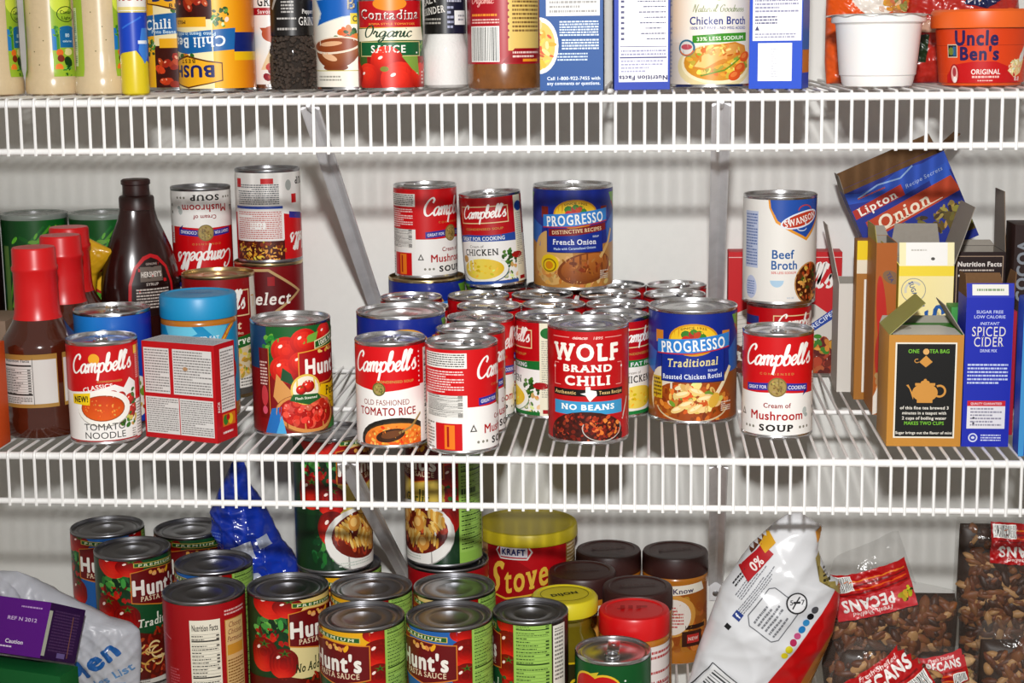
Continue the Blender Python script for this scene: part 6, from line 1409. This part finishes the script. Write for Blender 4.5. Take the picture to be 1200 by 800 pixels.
YLID = mat('yellow_plastic_lid', 'cdb81e', .45)
r = can('stuffing_canister', 'big red stuffing canister with a translucent yellow lid', 'canister', -2, 345, B, 108, 156, stove_top, -6, 'plain')
part('snap_cover', lathe([(54.8, 145), (57, 145), (57.4, 147), (57, 156), (56, 158.6), (53, 159.4), (50, 158.2), (48, 158), (0, 158.2)], 72), YLID, r)
BRL = mat('dark_brown_plastic_lid', '3a1d1a', .42)
for i, (x, y, ro, lb) in enumerate(((90, 355, 0, 'brown-lidded peanut butter jar at the wall, next to the stuffing canister'), (166, 354, 4, 'brown-lidded peanut butter jar standing clear, its whole label showing'), (63, 276, 0, 'brown-lidded peanut butter jar half hidden by the yellow-lidded jar'), (124, 227, 0, 'brown-lidded peanut butter jar directly behind the red-lidded one'))):
    pj(x, y, B, lb, BRL, 'brown_lid', peanut_label, 75, 125, ro, 'brown-lidded peanut butter jars', emb=lambda k: k.text('Reeses', 0, 2, 7, '5a3834', 'b', w=40, rot=14))
pj(121, 152, B, 'red-lidded peanut butter jar with a white label, behind the green can', mat('bright_red_plastic_lid', 'd81418', .35), 'red_lid', plain_peanut, 73, 126, 0, None, emb=lambda k: k.text('JIF', 0, 4, 9, 'b80f14', 'x', w=30))
R = 34
jar('mustard_jar', 'olive glass mustard jar with a printed yellow lid', 'jar', 50, 150, B, [(0, 0), (R - 4, 0), (R - .8, 2), (R, 7), (R, 88), (R - 2, 98), (R - 7, 108), (R - 6, 113), (R - 7.5, 118), (R - 3, 122), (R - 3, 126)], mat('olive_mustard_in_glass', '6a5c12', .12, spec=.6, coat=.6), [(R - 2, 124), (R, 124.4), (R + .4, 127), (R, 138), (R - 2, 140.4), (R - 5, 140.8), (R - 6, 140), (0, 140)], mat('yellow_metal_lid', 'd9c822', .35),
    (lambda k, C: mustard_label(k, C)), R, (9, 84), 6, emboss=lambda k: (k.text('DIJON', 0, 0, 7, '3a3614', 'x', w=30, rot=12), k.ring(0, 0, 25, 22, .8, '8a7c14', 40)))
can('vegetable_can', 'green vegetable can with a red logo and ring-pull lid, front of the lowest shelf', 'can', 101, 74, B, 74, 112, del_monte, -2, 'pull', TIN)

# boxes and the grocery bag
def purple_front(k, W, H): k.rect(-W / 2, 0, W / 2, H, '6a1a90'); k.text('REF N 2012', W / 2 - 30, H - 20, 3.6, 'd8c0e4', 'b', w=36); k.fine(W / 2 - 34, H - 9, W / 2 - 8, H - 6, 1, 'c8a8d8', 4); k.text('Caution', W / 2 - 34, 13, 4, 'f0e8f4', 'b', w=22); k.fine(W / 2 - 50, 6, W / 2 - 36, 9, 1, 'e8d8f0', 5)
def purple_side(k, W, H): k.rect(-W / 2, 0, W / 2, H, '43205a'); k.rect(-W / 2, 3, -W / 2 + 6, H - 8, 'cfd4c4'); k.fine(-W / 2 + 10, 8, W / 2 - 8, H - 6, 14, '6a4a7a', 4); k.rect(-4, 3, 10, 8, '8a78b4'); k.line([(14, 4), (12, H - 10)], 1.2, 'a8785a')
rz = math.radians(-16)
carton('green_box', 'dark green carton underneath the purple box', 'box', -501, 82, B, 122, 30, 81, '12602c', rz)
carton('purple_box', 'purple carton with white print, tipped back on the green carton', 'box', -514, 102, B + 82.6, 108, 62, 56, '6a1a90', rz, purple_front, purple_side, tilt=(-.45, 0, rz))
GBAG = mat('translucent_grocery_bag_film', 'c6c8cf', .35, spec=.5, bump=.25, bscale=22, bdist=.004)
b = Bag([(0, -92), (30, -94), (144, -92)], [(0, 58), (20, 62), (60, 66), (80, 65), (86, 58), (92, 34), (97, 26), (119, -17), (139, -53), (144, -66)], 50, 7, 12, freq=.022)
k = Ink()
k.text('len', 24, 56, 22, '2a6fb4', 'x', w=50, rot=36); k.text('les List', 38, 34, 9, '6f9cc8', 'b', w=44, rot=26); k.ell(-2, 40, 8, 7, '2a6fb4'); k.fine(10, 12, 50, 26, 3, '8fb0d0', 4)
b.clip(k); bag_thing('grocery_bag', 'crumpled grey-white plastic grocery bag with blue lettering, behind the purple box', 'bag', -473, 187, B, b, GBAG, k, nu=100, nt=100)
BLF = mat('glossy_blue_bag_film', '1a3cb8', .2, spec=.6, coat=.5, bump=.15, bscale=30, bdist=.004)
b = Bag([(0, -34), (85, -38), (105, -40), (140, -41), (152, -46), (174, -48), (205, -34), (232, -20)], [(0, 30), (85, 52), (105, 60), (140, 34), (172, 20), (205, 0), (232, -6)], 66, 12, 5, freq=.02)
k = Ink()
k.poly([(-18, 140), (4, 148), (10, 130), (-12, 118)], 'd4d8e4'); k.poly([(10, 150), (20, 154), (26, 142), (14, 138)], 'c8d0e4'); k.poly([(2, 112), (12, 112), (34, 82), (4, 78)], 'c4cbdc'); k.fine(6, 84, 20, 104, 6, '3a52b0', 4)
k.poly([(-30, 110), (-12, 116), (-16, 96)], 'b8c0d4'); k.fine(-44, 128, -30, 156, 8, '6a86d8', 6); k.poly([(-20, 116), (-10, 122), (-2, 96), (-14, 88)], '2c54d8')
b.clip(k); bag_thing('frozen_food_bag', 'shiny blue plastic bag pinched at the top, behind the sauce cans', 'bag', -314, 320, B, b, BLF, k, nu=100, nt=110)

# the big white snack bag
WBF = mat('white_snack_bag_film', 'dcdde0', .24, spec=.6, coat=.5, bump=.12, bscale=18, bdist=.005)
L = [(0, -100), (68, -74), (100, -66), (165, -44), (209, -15), (230, 6), (241.5, 22)]
Rr = [(0, 56), (40, 40), (69, 46), (120, 66), (150, 71), (173, 72), (180, 60), (205, 50), (222, 52), (229, 54), (234, 44), (241.5, 33)]
b = Bag(L, Rr, 74, 9, 21, freq=.011, power=.55)
k = Ink()
k.poly([(72, 174), (76, 150), (70, 120), (50, 69), (46, 40), (60, 0), (-64, 0), (-6, 70), (26, 112), (58, 156), (68, 172)], 'c8161a')
k.poly([(64, 124), (52, 108), (30, 70), (6, 36), (-16, 4), (50, 4), (46, 40), (50, 69), (68, 112)], 'c07a30')
for i in range(11): k.line([(58 - i * 1.5, 106 - i * 5), (40 - i * 3, 70 - i * 4), (20 - i * 1.5, 30 - i * 2)], 1.3, 'e8b468' if i % 2 else 'a85a1c')
ra = 55
def rp(x, y, a=ra):                                             # local print axes turned with the bag
    c, d = cos(math.radians(a)), sin(math.radians(a)); return (x * c - y * d + 2, x * d + y * c + 147)
for j, (a0, b0, a1, b1) in enumerate(((-12, 16, 22, 16), (22, 16, 26, 12), (26, 12, 26, -4), (18, -20, -14, -20), (-14, -20, -19, -15), (-19, -15, -19, 10), (-19, 10, -12, 16))): k.line([rp(a0, b0), rp(a1, b1)], 1.0, '77797e')
def rfine(x0, y0, x1, y1, n, col, seed):
    g = random.Random(seed); dy = (y1 - y0) / n
    with k:
        for i in range(n):
            x = x0; y = y1 - dy * (i + .5); e = x0 + (x1 - x0) * g.uniform(.6, 1)
            while x < e:
                w = g.uniform(1, 3.5); k.line([rp(x, y), rp(x + w, y)], dy * .45, col); x += w + .7
rfine(-14, -16, 16, 10, 6, '85878c', 3); rfine(-16, 19, 46, 27, 4, '8a8c92', 4); rfine(-4, 29, 44, 37, 4, '8a8c92', 6); rfine(2, 39, 30, 44, 2, '3a3a3e', 5)
x, y = rp(26, -13); k.ell(x, y, 10.5, 10.5, '2e2e32'); k.ell(x, y, 9, 9, 'e4e4e6'); k.rect(x - 3.4, y - 1.1, x + 3.6, y + 1.1, '2e2e32'); k.text('5', x - 5, y + .4, 5, '4a4a4e', 'b'); k.text('7', x + 6, y + .4, 5, '4a4a4e', 'b'); k.line([(x - 4, y - 6), (x + 3, y + 6)], 1.4, '2e2e32')
for i, c in enumerate(('e8d81c', 'd8cc1c', 'b81c5c', 'c85a8a', '1f84c0', '3a94c8', '222226', '55555a')): x, y = rp(-23 + i * 7.5, -34 + i * .3); k.ell(x, y, 3.4, 3.4, c)
x, y = rp(-19, 23); k.poly([rp(-23, 19), rp(-15, 19), rp(-15, 27), rp(-23, 27)], '26448c'); k.text('f', x, y, 6, 'e8ecf4', 'x', rot=ra); k.poly([rp(-36, 22), rp(-31, 22), rp(-31, 27), rp(-36, 27)], '1c1c20')
for a0, b0, a1, b1 in ((-96, 12, -96, -36), (-96, -36, -150, -36), (-76, 14, -76, -36), (-76, 14, -150, 14)): pass
k.poly([rp(-74, 12), rp(-74, -22), rp(-126, -22), rp(-126, 12)], 'e9e9ea')
for i in range(15): k.line([rp(-78 - i * 3.4, 9), rp(-78 - i * 3.4, -20)], (1.0, 1.9, .7, 1.4)[i % 4], '44464a')
k.line([rp(-73, 14), rp(-73, -23)], .9, '3a3a3e'); k.line([rp(-73, 14), rp(-126, 14)], .9, '3a3a3e')
k.poly([(-26, 190), (-4, 214), (6, 206), (-18, 178)], 'b8202a'); k.text('0%', -10, 196, 8, 'f0e4e0', 'b', rot=46); k.poly([(-8, 214), (2, 226), (8, 216), (-2, 206)], 'd8a82c'); k.poly([(-20, 212), (4, 230), (-4, 216), (-14, 204)], '6a3a24')
k.poly([(50, 178), (70, 174), (72, 160), (64, 170), (46, 200), (52, 206)], 'a8985a'); k.fine(54, 176, 62, 190, 4, '3a3420', 3); k.poly([(46, 226), (52, 230), (53, 222), (48, 214)], 'd89a3a')
def whole(P): return all(b.z0 + .5 <= v <= b.z1 - .5 and _lerp_poly(b.L, v) + .3 <= u <= _lerp_poly(b.R, v) - .3 for u, v in P)
def bagclip(ink, bag):
    """cut every shape to the bag's outline, strip by strip"""
    out = []
    for P, c, g in ink.P:
        if P and P[0] == 'T':
            pts = P[1]; L_ = [[pts[j] for j in t] for t in tessellate_polygon([[Vector((p[0], p[1], 0)) for p in pts]])]
            L_ = [t if (t[1][0] - t[0][0]) * (t[2][1] - t[0][1]) - (t[2][0] - t[0][0]) * (t[1][1] - t[0][1]) > 0 else t[::-1] for t in L_]
        else: L_ = [P]
        for p in L_:
            for q in _slices(p, 1, 4.0):
                v = sum(a[1] for a in q) / len(q)
                if not bag.z0 + 1 < v < bag.z1 - 1: continue
                w0, w1 = min(a[1] for a in q), max(a[1] for a in q)
                lo = max(_lerp_poly(bag.L, w0), _lerp_poly(bag.L, w1)) + .3; hi = min(_lerp_poly(bag.R, w0), _lerp_poly(bag.R, w1)) - .3
                q = _clip(_clip(_clip(_clip(q, 0, lo, False), 0, hi, True), 1, bag.z0 + .5, False), 1, bag.z1 - .5, True) if len(q) > 2 else []
                if len(q) > 2: out.append((q, c, g))
    ink.P = out
bagclip(k, b)
bag_thing('snack_bag', 'large white and red snack bag, rolled open, beside the pecans', 'bag', 250, 108, B, b, WBF, k, nu=110, nt=130)

# ------------------------------------------------------------------ bags of pecans
NUT = mat('pecan_skin', None, .45, spec=.35, bump=.5, bscale=90)
def pecan(L, W, H, rot, split):
    V, F = [], []; n, m = 9, 7
    for i in range(n):
        t = -1 + 2 * i / (n - 1); w = max(.04, (1 - abs(t) ** 2.4)) ** .6
        for j in range(m):
            a = 2 * pi * j / m; y = cos(a) * W * w; z = sin(a) * H * w
            if z > 0: z *= (.55 + .45 * min(1, abs(y) / (W * .35)))
            V.append((t * L, y, z))
    for i in range(n - 1):
        for j in range(m): F.append((i * m + j, i * m + (j + 1) % m, (i + 1) * m + (j + 1) % m, (i + 1) * m + j))
    F.append(tuple(range(m))[::-1]); F.append(tuple((n - 1) * m + j for j in range(m)))
    return [rot @ Vector(p) for p in V], F
def nuts(parent, bag, z1, n, seed, pal=('5a2e14', '6a381a', '4a240f', '7a4624', '3a1c0c', '84502a'), pale='b88a58'):
    g = random.Random(seed)
    core = Bag([(a, b + 1) for a, b in bag.L if a < z1] + [(z1, _lerp_poly(bag.L, z1) + 1)], [(a, b - 1) for a, b in bag.R if a < z1] + [(z1, _lerp_poly(bag.R, z1) - 1)], max(4, bag.T - 9), 0, 1, power=.42)
    V, F = core.mesh(30, 30); K = [lin('2c170b')] * len(V)
    for i in range(n):
        u = g.uniform(.08, .92); z = bag.z0 + 3 + (z1 - bag.z0 - 10) * g.random(); a, b_ = _lerp_poly(bag.L, z), _lerp_poly(bag.R, z); x = a + (b_ - a) * u
        h = bag.half(x, z); s = g.uniform(.8, 1.4); L_, W, H = 11 * s, 5.6 * s, 4.2 * s
        if g.random() < .3: L_ *= .5
        if h < 2: continue
        y = -(h - min(H * 1.3, h * .8)) + g.uniform(0, 3)
        R3 = Matrix.Rotation(g.uniform(-.6, .6), 3, 'X') @ Matrix.Rotation(g.uniform(0, pi), 3, 'Y') @ Matrix.Rotation(g.choice((0, pi / 2, -pi / 2, pi)) + g.uniform(-.6, .6), 3, 'X')
        v, f = pecan(L_, W, H, R3, False); b0 = len(V); c = lin(g.choice(pal)); c2 = lin(pale)
        q = g.random() < .13
        for p in v:
            V.append((x + p.x, y + p.y + bag.lean * (z - bag.z0), z + p.z)); K.append(c2 if q else tuple(w * g.uniform(.85, 1.1) for w in c))
        F += [tuple(t + b0 for t in ff) for ff in f]
    o = new_obj('pecan_halves', mk('pecan_halves', V, F, NUT, True, 0, K), parent); o['kind'] = 'stuff'
def pecan_bag(label, x, y, z, L, R, T, ink, ztop, n, seed, rz=0, lab=None, pal=None, grp='bags of pecans'):
    bg = Bag(L, R, T, 3.5, seed, freq=.04, power=.42)
    r = thing('pecan_bag', label, 'bag', x, y, z, rz, grp)
    part('clear_film', bg.mesh(44, 50), CLEARFILM, r, True, 0)
    inner = Bag([(a, b + 3) for a, b in L], [(a, b - 3) for a, b in R], max(6, T - 9), 0, seed, power=.42)
    nuts(r, inner, ztop, n, seed, **({'pal': pal, 'pale': 'd8b080'} if pal else {}))
    if ink:
        bagclip(ink, bg); new_obj('paper_tag', print_mesh(ink, bg.fmap(1.2), PAPER, us=2, vs=2, base=.15, step=.07), r)
    return r
def tag_ink(cx, cy, W, H, a, flip=False, pink=False):
    """the red paper tag of the pecan bags, turned by a degrees"""
    k = Ink(); q = Ink(); q.rect(-W / 2, -H / 2, W / 2, H / 2, 'bc141a')
    if pink: q.rect(-W / 2, H * .0, W / 2, H / 2, 'd0444a')
    q.text('Fresh Shelled', W * .05, H * .4, H * .1, 'f4d8d4', 'b', w=W * .5, sh=.2); q.text('PECANS', W * .08, H * .2, H * .27, 'f4eeea', 'x', w=W * .66)
    for i, c in enumerate(('8a1016', 'e8641c', '8a1016', 'e8842c')): q.rect(-W * .46, -H * (.08 + i * .09), W * .42, -H * (.045 + i * .09), c)
    q.barcode(W * .2, -H * .46, W / 2 - 2, -H * .14, 4); q.blobs(-W * .39, H * .18, H * .13, H * .14, 14, H * .06, ['b8b02c', '6a7a1c', 'd8c83c', '3a4a14'], 3)
    if flip: a += 180
    c, d = cos(math.radians(a)), sin(math.radians(a)); f = lambda L: [(cx + u * c - v * d, cy + u * d + v * c) for u, v in L]
    k.P = [((P[0], f(P[1])) if P[0] == 'T' else f(P), cc, g) for P, cc, g in q.P]; return k
pecan_bag('clear pecan bag with a tilted red tag, just behind the white snack bag', 384, 178, B, [(0, -66), (60, -74), (110, -66), (150, -66), (173, -60), (192, -16), (203, -2)], [(0, 62), (85, 69), (118, 70), (139, 66), (146, 24), (175, 14), (203, 4)], 58, tag_ink(-24, 146, 80, 46, 17, True, True), 138, 420, 3)
pecan_bag('clear pecan bag standing upright at the frame edge, red tag upside down', 510, 232, B, [(0, -50), (92, -52), (100, -56), (190, -55), (203, -54)], [(0, 70), (203, 72)], 52, tag_ink(20, 178, 84, 40, -3, True), 196, 620, 5)
pecan_bag('clear pecan bag low at the frame edge, in front of the upright one', 512, 118, B, [(0, -54), (80, -56), (124, -54), (132, -48)], [(0, 64), (132, 66)], 56, tag_ink(18, 88, 66, 40, -84, False, True), 112, 380, 7)
pecan_bag('clear pecan bag at the shelf front with a red tag slanting upwards', 366, 46, B, [(0, -58), (60, -62), (100, -60), (122, -52), (136, -34)], [(0, 62), (60, 56), (96, 50), (116, 28), (136, -4)], 44, tag_ink(-10, 96, 82, 46, 34), 126, 420, 8)
pecan_bag('small clear bag of paler nuts with a pinkish tag, between the pecan bags', 430, 112, B, [(0, -40), (70, -42), (96, -34), (106, -22)], [(0, 26), (70, 28), (96, 22), (106, 8)], 44, tag_ink(-10, 86, 50, 28, 12, False, True), 100, 180, 9, pal=('c8a468', 'b8905a', 'd8bc84'))
